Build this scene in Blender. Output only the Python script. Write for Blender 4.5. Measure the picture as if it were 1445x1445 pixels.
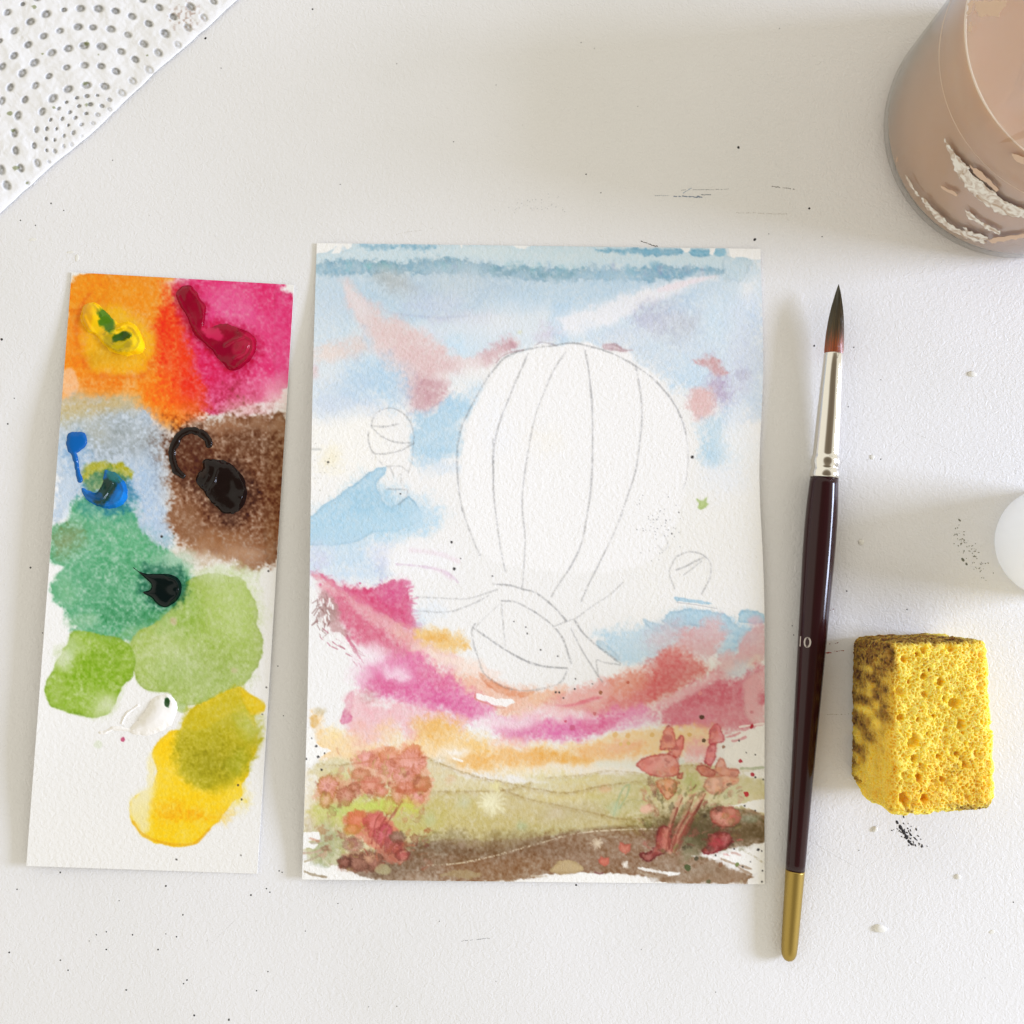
import bpy, math
import numpy as np

# ------------------------------------------------------------------ camera, world, light, exposure
for o in list(bpy.data.objects):
    bpy.data.objects.remove(o, do_unlink=True)
scene = bpy.context.scene
COL = scene.collection
F = 1449.0            # focal length in photo pixels (photo is 1445 px square)
C0 = 722.5
D = 0.337             # metres from lens to the table along the optical axis
TH = math.radians(3.7)
cam_d = bpy.data.cameras.new('camera')
cam = bpy.data.objects.new('camera', cam_d)
COL.objects.link(cam)
cam_d.sensor_width = 36.0
cam_d.lens = 36.0 * F / 1445.0
cam_d.clip_start = 0.01
cam_d.clip_end = 50.0
cam.location = (0.0, -D * math.sin(TH), D * math.cos(TH))
cam.rotation_euler = (TH, 0.0, 0.0)
scene.camera = cam

world = bpy.data.worlds.new('World')
scene.world = world
world.use_nodes = True
wn = world.node_tree
wn.nodes.clear()
w_out = wn.nodes.new('ShaderNodeOutputWorld')
w_bg = wn.nodes.new('ShaderNodeBackground')
w_tc = wn.nodes.new('ShaderNodeTexCoord')
w_sep = wn.nodes.new('ShaderNodeSeparateXYZ')
w_rmp = wn.nodes.new('ShaderNodeValToRGB')
wn.links.new(w_tc.outputs['Generated'], w_sep.inputs[0])
wn.links.new(w_sep.outputs['Z'], w_rmp.inputs[0])
wn.links.new(w_rmp.outputs[0], w_bg.inputs['Color'])
wn.links.new(w_bg.outputs[0], w_out.inputs['Surface'])
els = w_rmp.color_ramp.elements            # warm room light, the dim ceiling and photographer overhead
els[0].position = 0.0;  els[0].color = (0.89, 0.855, 0.745, 1)
els[1].position = 1.0;  els[1].color = (0.15, 0.12, 0.085, 1)
e = els.new(0.76); e.color = (0.87, 0.835, 0.73, 1)
e = els.new(0.89); e.color = (0.22, 0.18, 0.13, 1)
w_bg.inputs['Strength'].default_value = 1.25

lamp_d = bpy.data.lights.new('window_light', 'AREA')       # the window at the right of the table
lamp_d.shape = 'RECTANGLE'
lamp_d.size = 0.62
lamp_d.size_y = 0.46
lamp_d.energy = 43.0
lamp_d.color = (0.66, 0.75, 1.0)
lamp = bpy.data.objects.new('window_light', lamp_d)
COL.objects.link(lamp)
EL = math.radians(22.0)
lamp.location = (2.0 * math.cos(EL), 0.03, 2.0 * math.sin(EL))
lamp.rotation_euler = (math.radians(90) - EL, 0, math.radians(90))

scene.render.resolution_x = 1024
scene.render.resolution_y = 1024
scene.render.engine = 'CYCLES'
vs = scene.view_settings
vs.view_transform = 'Standard'
vs.look = 'None'
vs.exposure = 0.0
vs.gamma = 1.0
vs.use_curve_mapping = False

# ------------------------------------------------------------------ helpers
ct, st = math.cos(TH), math.sin(TH)
CAM = np.array(cam.location[:])
MM = 0.001
PX = D / F                    # metres per photo pixel on the table at the centre


def P(px, py, z=0.0):
    """photo pixel -> world point on the horizontal plane at height z (arrays allowed)"""
    px = np.asarray(px, float); py = np.asarray(py, float); z = np.asarray(z, float)
    a = (px - C0) / F
    b = -(py - C0) / F
    dx = a
    dy = b * ct + st
    dz = b * st - ct
    t = (z - CAM[2]) / dz
    return np.stack(np.broadcast_arrays(CAM[0] + dx * t, CAM[1] + dy * t, z + 0 * t), -1)


def lin(c):
    c = np.asarray(c, float)
    return np.where(c <= 0.04045, c / 12.92, ((c + 0.055) / 1.055) ** 2.4)


def L8(*c):
    return tuple(float(v) for v in lin(np.array(c, float) / 255.0)) + (1.0,)


def hash2(ix, iy, seed):
    h = (ix.astype(np.int64) * 374761393 + iy.astype(np.int64) * 668265263 + seed * 1442695041) & 0xffffffff
    h = ((h ^ (h >> 13)) * 1274126177) & 0xffffffff
    h = h ^ (h >> 16)
    return (h & 0xffff) / 65535.0


def vnoise(x, y, s, seed):
    x = x / s; y = y / s
    ix = np.floor(x); iy = np.floor(y)
    fx = x - ix; fy = y - iy
    fx = fx * fx * (3 - 2 * fx); fy = fy * fy * (3 - 2 * fy)
    a = hash2(ix, iy, seed); b = hash2(ix + 1, iy, seed)
    c = hash2(ix, iy + 1, seed); d = hash2(ix + 1, iy + 1, seed)
    return ((a * (1 - fx) + b * fx) * (1 - fy) + (c * (1 - fx) + d * fx) * fy) * 2 - 1


def fbm(x, y, s, seed, o=4):
    r = 0.0; amp = 0.55
    for k in range(o):
        r = r + amp * vnoise(x + 17.3 * k, y - 9.1 * k, s / 2 ** k, seed + 31 * k)
        amp *= 0.55
    return r


def sstep(a, b, x):
    t = np.clip((x - a) / (b - a), 0, 1)
    return t * t * (3 - 2 * t)


def catmull(pts, n=6, closed=False):
    p = np.array(pts, float)
    if closed:
        q = np.vstack([p[-1], p, p[0], p[1]])
    else:
        q = np.vstack([2 * p[0] - p[1], p, 2 * p[-1] - p[-2]])
    out = []
    for i in range(1, len(q) - 2):
        p0, p1, p2, p3 = q[i - 1], q[i], q[i + 1], q[i + 2]
        for t in np.arange(n) / n:
            out.append(0.5 * (2 * p1 + (p2 - p0) * t + (2 * p0 - 5 * p1 + 4 * p2 - p3) * t * t
                              + (3 * p1 - p0 - 3 * p2 + p3) * t ** 3))
    if not closed:
        out.append(p[-1])
    return np.array(out)


def sdf_poly(X, Y, poly):
    """signed distance, positive inside"""
    p = np.asarray(poly, float)
    d = np.full(X.shape, 1e18)
    ins = np.zeros(X.shape, bool)
    n = len(p)
    for i in range(n):
        ax, ay = p[i]; bx, by = p[(i + 1) % n]
        ex, ey = bx - ax, by - ay
        L = ex * ex + ey * ey + 1e-12
        wx = X - ax; wy = Y - ay
        t = np.clip((wx * ex + wy * ey) / L, 0, 1)
        d = np.minimum(d, (wx - t * ex) ** 2 + (wy - t * ey) ** 2)
        if ey != 0:
            cr = ((ay > Y) != (by > Y)) & (X < ex * (Y - ay) / ey + ax)
            ins ^= cr
    d = np.sqrt(d)
    return np.where(ins, d, -d)


def dist_line(X, Y, pts):
    d = np.full(X.shape, 1e18)
    for i in range(len(pts) - 1):
        ax, ay = pts[i]; bx, by = pts[i + 1]
        ex, ey = bx - ax, by - ay
        L = ex * ex + ey * ey + 1e-12
        t = np.clip(((X - ax) * ex + (Y - ay) * ey) / L, 0, 1)
        d = np.minimum(d, (X - ax - t * ex) ** 2 + (Y - ay - t * ey) ** 2)
    return np.sqrt(d)


class Canvas:
    """pigment carried by a sheet: colours per grid vertex, coordinates are photo pixels"""
    def __init__(self, X, Y, base, seed):
        self.X, self.Y = X, Y
        self.img = np.empty(X.shape + (3,)); self.img[:] = np.array(base) / 255.0
        self.seed = seed
        self.n = 0
        self.feather = 0.42
        self.grain = vnoise(X, Y, 5.0, seed + 5) * 0.45 + vnoise(X, Y, 3.1, seed + 6) * 0.45 + vnoise(X, Y, 2.0, seed + 8) * 0.25
        self.soft_grain = fbm(X, Y, 26, seed + 7, 3)
        self.fine = vnoise(X, Y, 2.3, seed + 9) * 0.6 + vnoise(X, Y, 1.6, seed + 10) * 0.4
        self.XW = X + 10 * fbm(X, Y, 42, seed + 20, 4) + 2.2 * vnoise(X, Y, 6, seed + 22)
        self.YW = Y + 10 * fbm(X, Y, 42, seed + 21, 4) + 2.2 * vnoise(X, Y, 6, seed + 23)

    def box(self, x0, x1, y0, y1):
        m = (self.X >= x0) & (self.X <= x1) & (self.Y >= y0) & (self.Y <= y1)
        r = np.where(m.any(1))[0]; c = np.where(m.any(0))[0]
        if len(r) == 0 or len(c) == 0:
            return None
        return (slice(r[0], r[-1] + 1), slice(c[0], c[-1] + 1))

    def wash(self, poly, col, a=1.0, soft=8.0, warp=6.0, ws=18.0, edge=0.0, gran=0.15, smooth=True, cloud=0.15, ew=2.0):
        self.n += 1
        p = np.array(poly, float)
        if smooth:
            p = catmull(p, 4, True)
        mg = 1.9 * soft + warp + 18
        s = self.box(p[:, 0].min() - mg, p[:, 0].max() + mg, p[:, 1].min() - mg, p[:, 1].max() + mg)
        if s is None:
            return
        X, Y = self.X[s], self.Y[s]
        d = sdf_poly(X, Y, p)
        if soft >= 5 and smooth is not None:
            X, Y = self.XW[s], self.YW[s]
            d = sdf_poly(X, Y, p)
            soft = soft * 1.35
        if warp:
            d = d + warp * fbm(X, Y, ws, self.seed + 13 * self.n, 4)
        if soft >= 3:
            d = d + self.feather * soft * self.grain[s]
        m = sstep(-soft, soft, d)
        al = a * m * (1 + cloud * self.soft_grain[s])
        # pigment settles into the paper grain, mostly where the wash thins out
        al = al + gran * self.grain[s] * np.minimum(m * 1.5, 1) * (0.4 + 0.6 * (1 - np.abs(2 * m - 1)))
        al = np.clip(al, 0, 1)[..., None]
        c = np.array(col) / 255.0
        self.img[s] = self.img[s] * (1 - al) + c * al
        if edge:
            e = edge * np.exp(-((d - ew * 0.6) / ew) ** 2) * (0.65 + 0.5 * vnoise(X, Y, 14, self.seed + self.n))
            e = np.clip(e, 0, 1)[..., None]
            self.img[s] = self.img[s] * (1 - e) + self.img[s] * (0.25 + 0.75 * c) * 0.92 * e

    def blob(self, cx, cy, rx, ry, col, a=0.8, soft=None, rot=0.0, **k):
        t = np.linspace(0, 2 * math.pi, 14, endpoint=False)
        c, s_ = math.cos(math.radians(rot)), math.sin(math.radians(rot))
        ex, ey = rx * np.cos(t), ry * np.sin(t)
        pts = np.stack([cx + ex * c - ey * s_, cy + ex * s_ + ey * c], 1)
        if soft is None:
            soft = 0.75 * min(rx, ry)
        k.setdefault('warp', 0.5 * min(rx, ry))
        k.setdefault('ws', 0.9 * min(rx, ry) + 4)
        self.wash(pts, col, a, soft, smooth=False, **k)

    def stroke(self, pts, w, col, a=0.8, soft=1.0, warp=0.0, ws=10, dry=0.0, smooth=True, gran=0.0):
        self.n += 1
        p = catmull(pts, 5) if smooth else np.array(pts, float)
        mg = w + soft + warp + 4
        s = self.box(p[:, 0].min() - mg, p[:, 0].max() + mg, p[:, 1].min() - mg, p[:, 1].max() + mg)
        if s is None:
            return
        X, Y = self.X[s], self.Y[s]
        d = w - dist_line(X, Y, p)
        if warp:
            d = d + warp * fbm(X, Y, ws, self.seed + 7 * self.n, 3)
        m = sstep(-soft, soft, d)
        if dry:
            m = m * sstep(-dry, dry * 0.6, self.fine[s] + 0.3 * vnoise(X, Y, 23, self.seed + self.n))
        al = np.clip(a * m + gran * self.grain[s] * m, 0, 1)[..., None]
        self.img[s] = self.img[s] * (1 - al) + np.array(col) / 255.0 * al

    def pencil(self, pts, a=0.6, w=1.0, col=(104, 104, 106)):
        self.stroke(pts, w, col, a * 0.62, soft=1.35, warp=0.8, ws=9, dry=1.25)

    def settle(self, paper, fine, broad, density=1.0, mute=0.0):
        """pigment gathers in the hollows of the paper and in slow pools"""
        p = np.array(paper) / 255.0
        k = density + fine * self.grain + broad * fbm(self.X, self.Y, 46, self.seed + 90, 4)
        self.img = np.clip(p + (self.img - p) * k[..., None], 0.02, 1)
        lum = self.img.mean(-1, keepdims=True)
        self.img = self.img * (1 - mute) + lum * mute

    def dot(self, x, y, r, col, a=0.95):
        self.blob(x, y, r, r, col, a, soft=0.7, warp=0.45 * r, ws=r + 1, gran=0, cloud=0)


def mat(name, base=(0.8, 0.8, 0.8, 1), rough=0.5, attr=False, **k):
    m = bpy.data.materials.new(name)
    m.use_nodes = True
    nt = m.node_tree
    b = nt.nodes['Principled BSDF']
    b.inputs['Base Color'].default_value = base
    b.inputs['Roughness'].default_value = rough
    for key, v in k.items():
        b.inputs[key.replace('_', ' ')].default_value = v
    if attr:
        a = nt.nodes.new('ShaderNodeAttribute')
        a.attribute_name = 'Col'
        nt.links.new(a.outputs['Color'], b.inputs['Base Color'])
    return m, nt, b


def add_bump(nt, b, layers, strength=1.0):
    """layers: (scale, distortion, detail, distance in metres)"""
    tc = nt.nodes.new('ShaderNodeTexCoord')
    prev = None
    for sc, dis, det, dist in layers:
        n = nt.nodes.new('ShaderNodeTexNoise')
        n.inputs['Scale'].default_value = sc
        n.inputs['Detail'].default_value = det
        n.inputs['Distortion'].default_value = dis
        nt.links.new(tc.outputs['Object'], n.inputs['Vector'])
        bp = nt.nodes.new('ShaderNodeBump')
        bp.inputs['Strength'].default_value = strength
        bp.inputs['Distance'].default_value = dist
        nt.links.new(n.outputs['Fac'], bp.inputs['Height'])
        if prev:
            nt.links.new(prev.outputs[0], bp.inputs['Normal'])
        prev = bp
    nt.links.new(prev.outputs[0], b.inputs['Normal'])


def mesh_obj(name, V, faces, material, parent=None, colors=None, smooth=True):
    """V (n,3), faces: an (m,3) or (m,4) array or a list of index tuples"""
    me = bpy.data.meshes.new(name)
    V = np.asarray(V, np.float32)
    if isinstance(faces, np.ndarray):
        m, k = faces.shape
        me.vertices.add(len(V)); me.loops.add(m * k); me.polygons.add(m)
        me.vertices.foreach_set('co', V.ravel())
        me.loops.foreach_set('vertex_index', faces.astype(np.int32).ravel())
        me.polygons.foreach_set('loop_start', np.arange(0, m * k, k, dtype=np.int32))
        me.polygons.foreach_set('loop_total', np.full(m, k, dtype=np.int32))
        me.update(calc_edges=True)
        me.validate()
    else:
        me.from_pydata([tuple(map(float, v)) for v in V], [], [tuple(int(i) for i in f) for f in faces])
        me.update()
    if colors is not None:
        ca = me.color_attributes.new('Col', 'FLOAT_COLOR', 'POINT')
        c4 = np.ones((len(V), 4), np.float32); c4[:, :3] = lin(np.clip(colors, 0, 1))
        ca.data.foreach_set('color', c4.ravel())
    if smooth:
        me.polygons.foreach_set('use_smooth', np.ones(len(me.polygons), bool))
    me.materials.append(material)
    o = bpy.data.objects.new(name, me)
    COL.objects.link(o)
    if parent is not None:
        o.parent = parent
    return o


def tag(o, label=None, cat=None, kind=None, group=None):
    if label: o['label'] = label
    if cat: o['category'] = cat
    if kind: o['kind'] = kind
    if group: o['group'] = group
    return o


def thing(name, label, cat, loc=(0, 0, 0)):
    o = bpy.data.objects.new(name, None)
    o.empty_display_size = 0.02
    COL.objects.link(o)
    o.location = loc
    return tag(o, label, cat)


def part(name, V, faces, material, parent, **k):
    """mesh whose vertices are given in world space, parented to a thing that only has a location"""
    off = np.array(parent.location[:])
    return mesh_obj(name, np.asarray(V, float) - off, faces, material, parent, **k)


def grid_faces(n, m, base=0, flip=False):
    i = np.arange(n - 1)[:, None] * m + np.arange(m - 1)[None, :] + base
    f = np.stack([i, i + m, i + m + 1, i + 1], -1).reshape(-1, 4)      # rows run down the photo: counter-clockwise from above
    return f[:, ::-1] if flip else f


def sheet_geometry(X, Y, Z, thick, colors, white):
    """a sheet of paper: painted face, cut edges and underside"""
    n, m = X.shape
    top = P(X, Y, Z).reshape(-1, 3)
    F1 = grid_faces(n, m)
    ring = np.concatenate([np.arange(m), (np.arange(1, n)) * m + m - 1,
                           (n - 1) * m + np.arange(m - 2, -1, -1), np.arange(n - 2, 0, -1) * m])
    k = len(ring)
    # separate rim copy so that the cut edge stays paper white
    rim_t = top[ring]; rim_b = rim_t - np.array([0, 0, thick])
    b0 = len(top)
    V = [top, rim_t, rim_b]
    a = np.arange(k); b = (a + 1) % k
    F2 = np.stack([b0 + a, b0 + b, b0 + k + b, b0 + k + a], -1)
    # underside on a coarser grid
    ri = np.unique(np.linspace(0, n - 1, 40).astype(int)); ci = np.unique(np.linspace(0, m - 1, 28).astype(int))
    idx = (ri[:, None] * m + ci[None, :])
    und = top[idx.ravel()] - np.array([0, 0, thick])
    u0 = b0 + 2 * k
    V.append(und)
    F3 = grid_faces(len(ri), len(ci), u0, flip=True)
    cols = np.concatenate([colors.reshape(-1, 3), np.tile(np.array(white) / 255.0, (2 * k + len(und), 1))])
    return np.concatenate(V), np.concatenate([F1, F2, F3]), cols


def bilinear(c, U, V):
    """c: TL, TR, BR, BL"""
    c = np.array(c, float)[:, :, None, None]
    return ((c[0] * (1 - U) + c[1] * U) * (1 - V) + (c[3] * (1 - U) + c[2] * U) * V)


def lathe(prof, n=64, closed=False):
    """prof: (r, z) list -> vertices about the z axis"""
    pr = np.array(prof, float)
    a = np.linspace(0, 2 * math.pi, n, endpoint=False)
    V = np.stack([pr[:, 0, None] * np.cos(a), pr[:, 0, None] * np.sin(a), np.repeat(pr[:, 1, None], n, 1)], -1).reshape(-1, 3)
    fs = []
    K = len(pr)
    for i in range(K if closed else K - 1):
        j = (i + 1) % K
        for t in range(n):
            u = (t + 1) % n
            fs.append((i * n + t, i * n + u, j * n + u, j * n + t))
    return V, np.array(fs)


# ------------------------------------------------------------------ table top
m_table, nt, b = mat('white_table_laminate', L8(226, 224, 221), 0.42)
add_bump(nt, b, [(620, 1.2, 2.0, 0.00019), (1500, 0.6, 1.0, 0.00005)])
# faint greyish wear in the laminate
tc = nt.nodes.new('ShaderNodeTexCoord')
nz = nt.nodes.new('ShaderNodeTexNoise'); nz.inputs['Scale'].default_value = 14; nz.inputs['Detail'].default_value = 5
rp = nt.nodes.new('ShaderNodeValToRGB')
rp.color_ramp.elements[0].position = 0.3; rp.color_ramp.elements[0].color = L8(227, 226, 225)
rp.color_ramp.elements[1].position = 0.7; rp.color_ramp.elements[1].color = L8(233, 232, 233)
nt.links.new(tc.outputs['Object'], nz.inputs['Vector'])
nt.links.new(nz.outputs['Fac'], rp.inputs[0])
nt.links.new(rp.outputs[0], b.inputs['Base Color'])
hx, hy, t0 = 0.55, 0.42, 0.028
bev = 0.003
Vt = []
for z, ins in ((-t0, bev), (-t0 + bev, 0), (-bev, 0), (0, bev)):
    for sx, sy in ((-1, -1), (1, -1), (1, 1), (-1, 1)):
        Vt.append((sx * (hx - ins), sy * (hy - ins), z))
Ft = [(3, 2, 1, 0), (12, 13, 14, 15)]
for k in range(3):
    for i in range(4):
        j = (i + 1) % 4
        Ft.append((k * 4 + i, k * 4 + j, k * 4 + 4 + j, k * 4 + 4 + i))
table = mesh_obj('table_top', Vt, Ft, m_table, smooth=False)
tag(table, 'white fine-textured laminate table top with tiny paint specks', None, 'structure')

# ------------------------------------------------------------------ the painting
#PAINT_BEGIN
rngp = np.random.default_rng(4)
STEP = 1.12
PC = [(447, 343), (1073, 351), (1079, 1248), (427, 1241)]
nr, nc = int(905 / STEP), int(642 / STEP)
V_, U_ = np.meshgrid(np.linspace(0, 1, nr), np.linspace(0, 1, nc), indexing='ij')
X, Y = bilinear(PC, U_, V_)
# the right and left edges wave where the wet sheet has buckled
wave = np.convolve(np.pad(np.interp(np.linspace(0, 1, nr), [0, .08, .17, .25, .32, .39, .48, .56, .7, .85, 1], [0, 1.5, 3, .8, -3, -3, .5, 2.2, 1.6, .6, 0]), 30, 'edge'), np.ones(61) / 61, 'valid')[:, None]
X = X + U_ ** 6 * (1.15 * wave) - (1 - U_) ** 6 * 1.2 * np.sin(V_ * 7)
cv = Canvas(X, Y, (235, 233, 230), 11)
W, B, S, PEN = cv.wash, cv.blob, cv.stroke, cv.pencil

# bare paper is a little creamier at the middle left
B(480, 650, 60, 60, (243, 239, 229), 0.7)
B(1000, 740, 110, 120, (237, 234, 226), 0.6)  # warm tint of the pot's cast shadow, painted into the paper colour

# --- sky
W([(440, 352), (470, 353), (520, 345), (1028, 352), (1055, 366), (1080, 372), (1080, 560), (1040, 575), (985, 560), (940, 530),
   (860, 490), (780, 484), (700, 500), (640, 540), (560, 570), (430, 570)], (200, 219, 231), 0.92, soft=16, warp=14, ws=40)
W([(440, 366), (448, 358), (474, 349), (480, 357), (490, 349), (498, 341), (1023, 350), (1030, 362), (1050, 362), (1060, 372), (1050, 392),
   (1000, 396), (440, 390)], (196, 218, 228), 0.9, soft=1.2, warp=5, ws=9, edge=0.25, gran=0.3, smooth=False)
W([(440, 384), (700, 386), (1000, 392), (960, 420), (860, 440), (700, 440), (560, 450), (440, 455)], (184, 209, 227), 0.8, soft=12, warp=12, ws=34)
# granulating dark band with feathery blooms on its upper side
W([(445, 372), (520, 367), (560, 372), (640, 366), (700, 376), (760, 378), (860, 381), (905, 378), (950, 376), (1010, 381), (1020, 388), (985, 391),
   (905, 396), (860, 394), (770, 397), (740, 394), (690, 388), (600, 385), (560, 386), (500, 386), (445, 387)],
  (136, 178, 200), 0.85, soft=4, warp=7, ws=7, gran=0.7, edge=0.4)
for x0, y0, rx, ry, c in [(545, 378, 26, 5, (98, 146, 166)), (720, 383, 30, 5, (104, 152, 172)), (780, 389, 26, 5, (105, 155, 175)),
                          (890, 390, 24, 4, (104, 164, 196)), (850, 392, 18, 4, (112, 168, 198)), (920, 378, 12, 7, (118, 174, 202)), (985, 384, 24, 5, (120, 172, 198)),
                          (610, 369, 30, 6, (130, 172, 194)), (465, 382, 22, 4, (140, 182, 205)), (660, 384, 24, 3, (126, 170, 190)), (960, 390, 26, 3, (118, 172, 202))]:
    B(x0, y0, rx, ry, c, 0.7, soft=5, warp=6, ws=7, gran=0.6)
for x0 in range(470, 1010, 9):      # blooms creeping up out of the band
    B(x0 + rngp.uniform(-4, 4), 378 + 10 * (x0 - 450) / 560 - rngp.uniform(0, 9), rngp.uniform(2, 5), rngp.uniform(3, 8),
      (130 + rngp.uniform(-12, 30), 176 + rngp.uniform(-8, 20), 200), rngp.uniform(0.2, 0.55), soft=3, warp=4, ws=5, gran=0.5)
B(690, 358, 40, 8, (206, 222, 226), 0.7)
B(800, 362, 70, 9, (203, 221, 227), 0.7)
B(960, 368, 60, 7, (202, 220, 226), 0.6)
W([(848, 351), (955, 352), (960, 357), (930, 361), (870, 357), (848, 356)], (112, 175, 206), 0.8, soft=3, warp=3, ws=8, edge=0.3)
W([(974, 353), (1000, 353), (1000, 361), (985, 362), (975, 360)], (112, 178, 208), 0.8, soft=2, warp=2, ws=6, edge=0.3)
W([(1009, 351), (1022, 351), (1022, 361), (1008, 360)], (112, 178, 208), 0.8, soft=2, warp=2, ws=6)
W([(512, 343), (610, 346), (600, 353), (560, 350), (530, 354), (514, 350)], (128, 178, 204), 0.75, soft=4, warp=4, ws=8, gran=0.5)
W([(1022, 366), (1040, 362), (1054, 372), (1056, 388), (1040, 398), (1022, 390)], (188, 211, 225), 0.4, soft=2.5, warp=8, ws=9, edge=0.3)
# bare nicks along the top edge
for q in [[(440, 340), (498, 340), (496, 348), (490, 352), (484, 346), (479, 358), (468, 358), (474, 348), (462, 355), (446, 359), (440, 359)],
          [(648, 343), (653, 343), (652, 350)], [(722, 345), (752, 346), (740, 352), (728, 350)], [(960, 349), (975, 349), (974, 356), (966, 357)], [(1001, 349), (1009, 349), (1006, 360), (1002, 358)],
          [(1026, 346), (1082, 346), (1082, 366), (1062, 366), (1044, 362), (1032, 364)]]:
    W(q, (243, 241, 238), 0.95, soft=1, warp=2, ws=6, smooth=False, gran=0)
# greys and violets in the wet wash
B(562, 402, 26, 16, (182, 188, 190), 0.75)
B(545, 395, 22, 10, (176, 188, 192), 0.6)
B(640, 412, 60, 26, (190, 206, 222), 0.7)
B(610, 428, 40, 16, (198, 208, 228), 0.6)
B(650, 400, 40, 14, (188, 206, 216), 0.6)
B(470, 420, 24, 14, (186, 210, 230), 0.6)
B(465, 445, 28, 26, (202, 217, 230), 0.6)
B(700, 400, 60, 18, (186, 206, 222), 0.5)
B(735, 432, 40, 12, (184, 211, 232), 0.7)
B(840, 410, 70, 22, (186, 211, 229), 0.7)
B(790, 455, 10, 26, (172, 206, 232), 0.85)
B(810, 440, 20, 12, (178, 209, 233), 0.6)
B(640, 492, 26, 12, (196, 221, 238), 0.8)
B(600, 470, 36, 14, (216, 222, 232), 0.7)
B(660, 450, 60, 8, (205, 207, 222), 0.6)
S([(545, 440), (580, 445), (620, 448), (660, 446)], 1.2, (178, 190, 212), 0.45, soft=2, warp=1.5)
B(690, 464, 60, 16, (221, 226, 233), 0.6)
B(740, 452, 50, 24, (224, 228, 232), 0.6)
# white / pink shafts
W([(483, 398), (497, 408), (524, 433), (548, 446), (600, 472), (626, 496), (660, 500), (720, 484), (732, 484), (712, 500), (694, 514), (655, 524), (632, 540), (624, 566),
   (590, 574), (574, 562), (566, 545), (540, 512), (512, 470), (494, 436)], (226, 203, 201), 0.9, soft=7, warp=6, ws=16)
W([(483, 398), (497, 408), (520, 432), (512, 450), (500, 440)], (228, 218, 220), 0.7, soft=4, warp=3)
B(560, 480, 36, 18, (224, 196, 193), 0.75, rot=40)
B(595, 510, 40, 20, (222, 187, 186), 0.8, rot=35)
B(598, 556, 24, 20, (205, 160, 166), 0.85, rot=20)
B(612, 545, 12, 12, (200, 150, 158), 0.5)
B(640, 518, 36, 12, (220, 184, 184), 0.75)
B(705, 492, 24, 9, (205, 165, 172), 0.75, rot=-20)
B(720, 488, 10, 5, (192, 140, 150), 0.6)
B(690, 504, 30, 9, (218, 184, 186), 0.6, rot=-15)
B(490, 492, 40, 12, (226, 203, 195), 0.8, rot=-12)
B(455, 500, 22, 10, (229, 211, 202), 0.8)
B(444, 526, 6, 9, (220, 178, 178), 0.8)
B(522, 480, 8, 16, (190, 211, 227), 0.7, rot=-20)
B(456, 540, 20, 24, (230, 228, 226), 0.7)
B(530, 532, 40, 22, (172, 205, 228), 0.85, rot=-8)
B(490, 545, 40, 24, (190, 210, 228), 0.7)
B(555, 555, 20, 20, (178, 207, 228), 0.7)
B(480, 575, 60, 14, (204, 214, 228), 0.75)
B(480, 608, 60, 20, (241, 238, 230), 0.8)
# blue right of the little balloon
W([(588, 576), (612, 580), (640, 562), (668, 566), (660, 596), (650, 622), (644, 642), (620, 650), (592, 652), (580, 640), (584, 610)],
  (176, 208, 226), 0.92, soft=7, warp=7, ws=14)
B(640, 575, 22, 10, (165, 204, 228), 0.6)
B(625, 660, 30, 10, (206, 220, 232), 0.7)
B(668, 556, 14, 14, (186, 214, 232), 0.6)
B(640, 535, 30, 10, (236, 234, 230), 0.5)
B(672, 522, 24, 14, (236, 234, 231), 0.8)
# right side of the sky; pale highlights on the raised cell walls, put into the foam colour
W([(1012, 388), (985, 391), (930, 404), (870, 424), (800, 446), (794, 470), (830, 470), (870, 458), (915, 434), (960, 412), (1000, 396)],
  (236, 234, 237), 0.9, soft=6, warp=5, ws=14)
W([(1010, 389), (985, 392), (935, 404), (930, 412), (965, 405), (1000, 394)], (236, 222, 228), 0.8, soft=2.5, warp=2)
B(930, 448, 36, 18, (186, 188, 206), 0.8, rot=-20)
B(962, 462, 30, 20, (190, 194, 204), 0.7, rot=-20)
B(915, 455, 24, 12, (188, 192, 214), 0.5)
B(975, 425, 34, 10, (186, 208, 228), 0.7, rot=-25)
B(1030, 425, 36, 26, (202, 218, 230), 0.75)
B(1062, 410, 12, 16, (236, 236, 236), 0.85)
B(1050, 450, 20, 30, (206, 216, 228), 0.7)
B(1068, 440, 10, 30, (198, 214, 232), 0.6)
B(880, 478, 40, 14, (205, 214, 226), 0.7)
B(838, 470, 14, 16, (200, 218, 232), 0.5)
B(930, 505, 40, 18, (200, 214, 226), 0.75, rot=25)
B(985, 490, 30, 18, (196, 211, 226), 0.7)
B(975, 530, 24, 20, (190, 214, 232), 0.7)
B(1050, 510, 24, 36, (202, 208, 222), 0.7)
B(1035, 545, 20, 24, (200, 202, 218), 0.7)
B(1066, 565, 10, 30, (198, 212, 228), 0.7)
W([(985, 506), (1000, 498), (1014, 502), (1018, 516), (1028, 528), (1014, 530), (1004, 524), (996, 512)], (206, 152, 152), 0.85, soft=5, warp=6, ws=10, gran=0.3)
B(1012, 550, 13, 20, (184, 164, 190), 0.85, rot=-30)
B(1048, 528, 10, 6, (180, 178, 198), 0.5)
W([(968, 560), (985, 548), (1004, 556), (1004, 576), (990, 590), (974, 580)], (224, 182, 178), 0.9, soft=6, warp=6, ws=12)
B(1030, 572, 16, 8, (190, 192, 212), 0.6)
W([(985, 596), (1004, 582), (1024, 590), (1020, 618), (1022, 650), (1002, 660), (988, 640), (994, 618)], (180, 210, 226), 0.85, soft=9, warp=8, ws=14)
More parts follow.
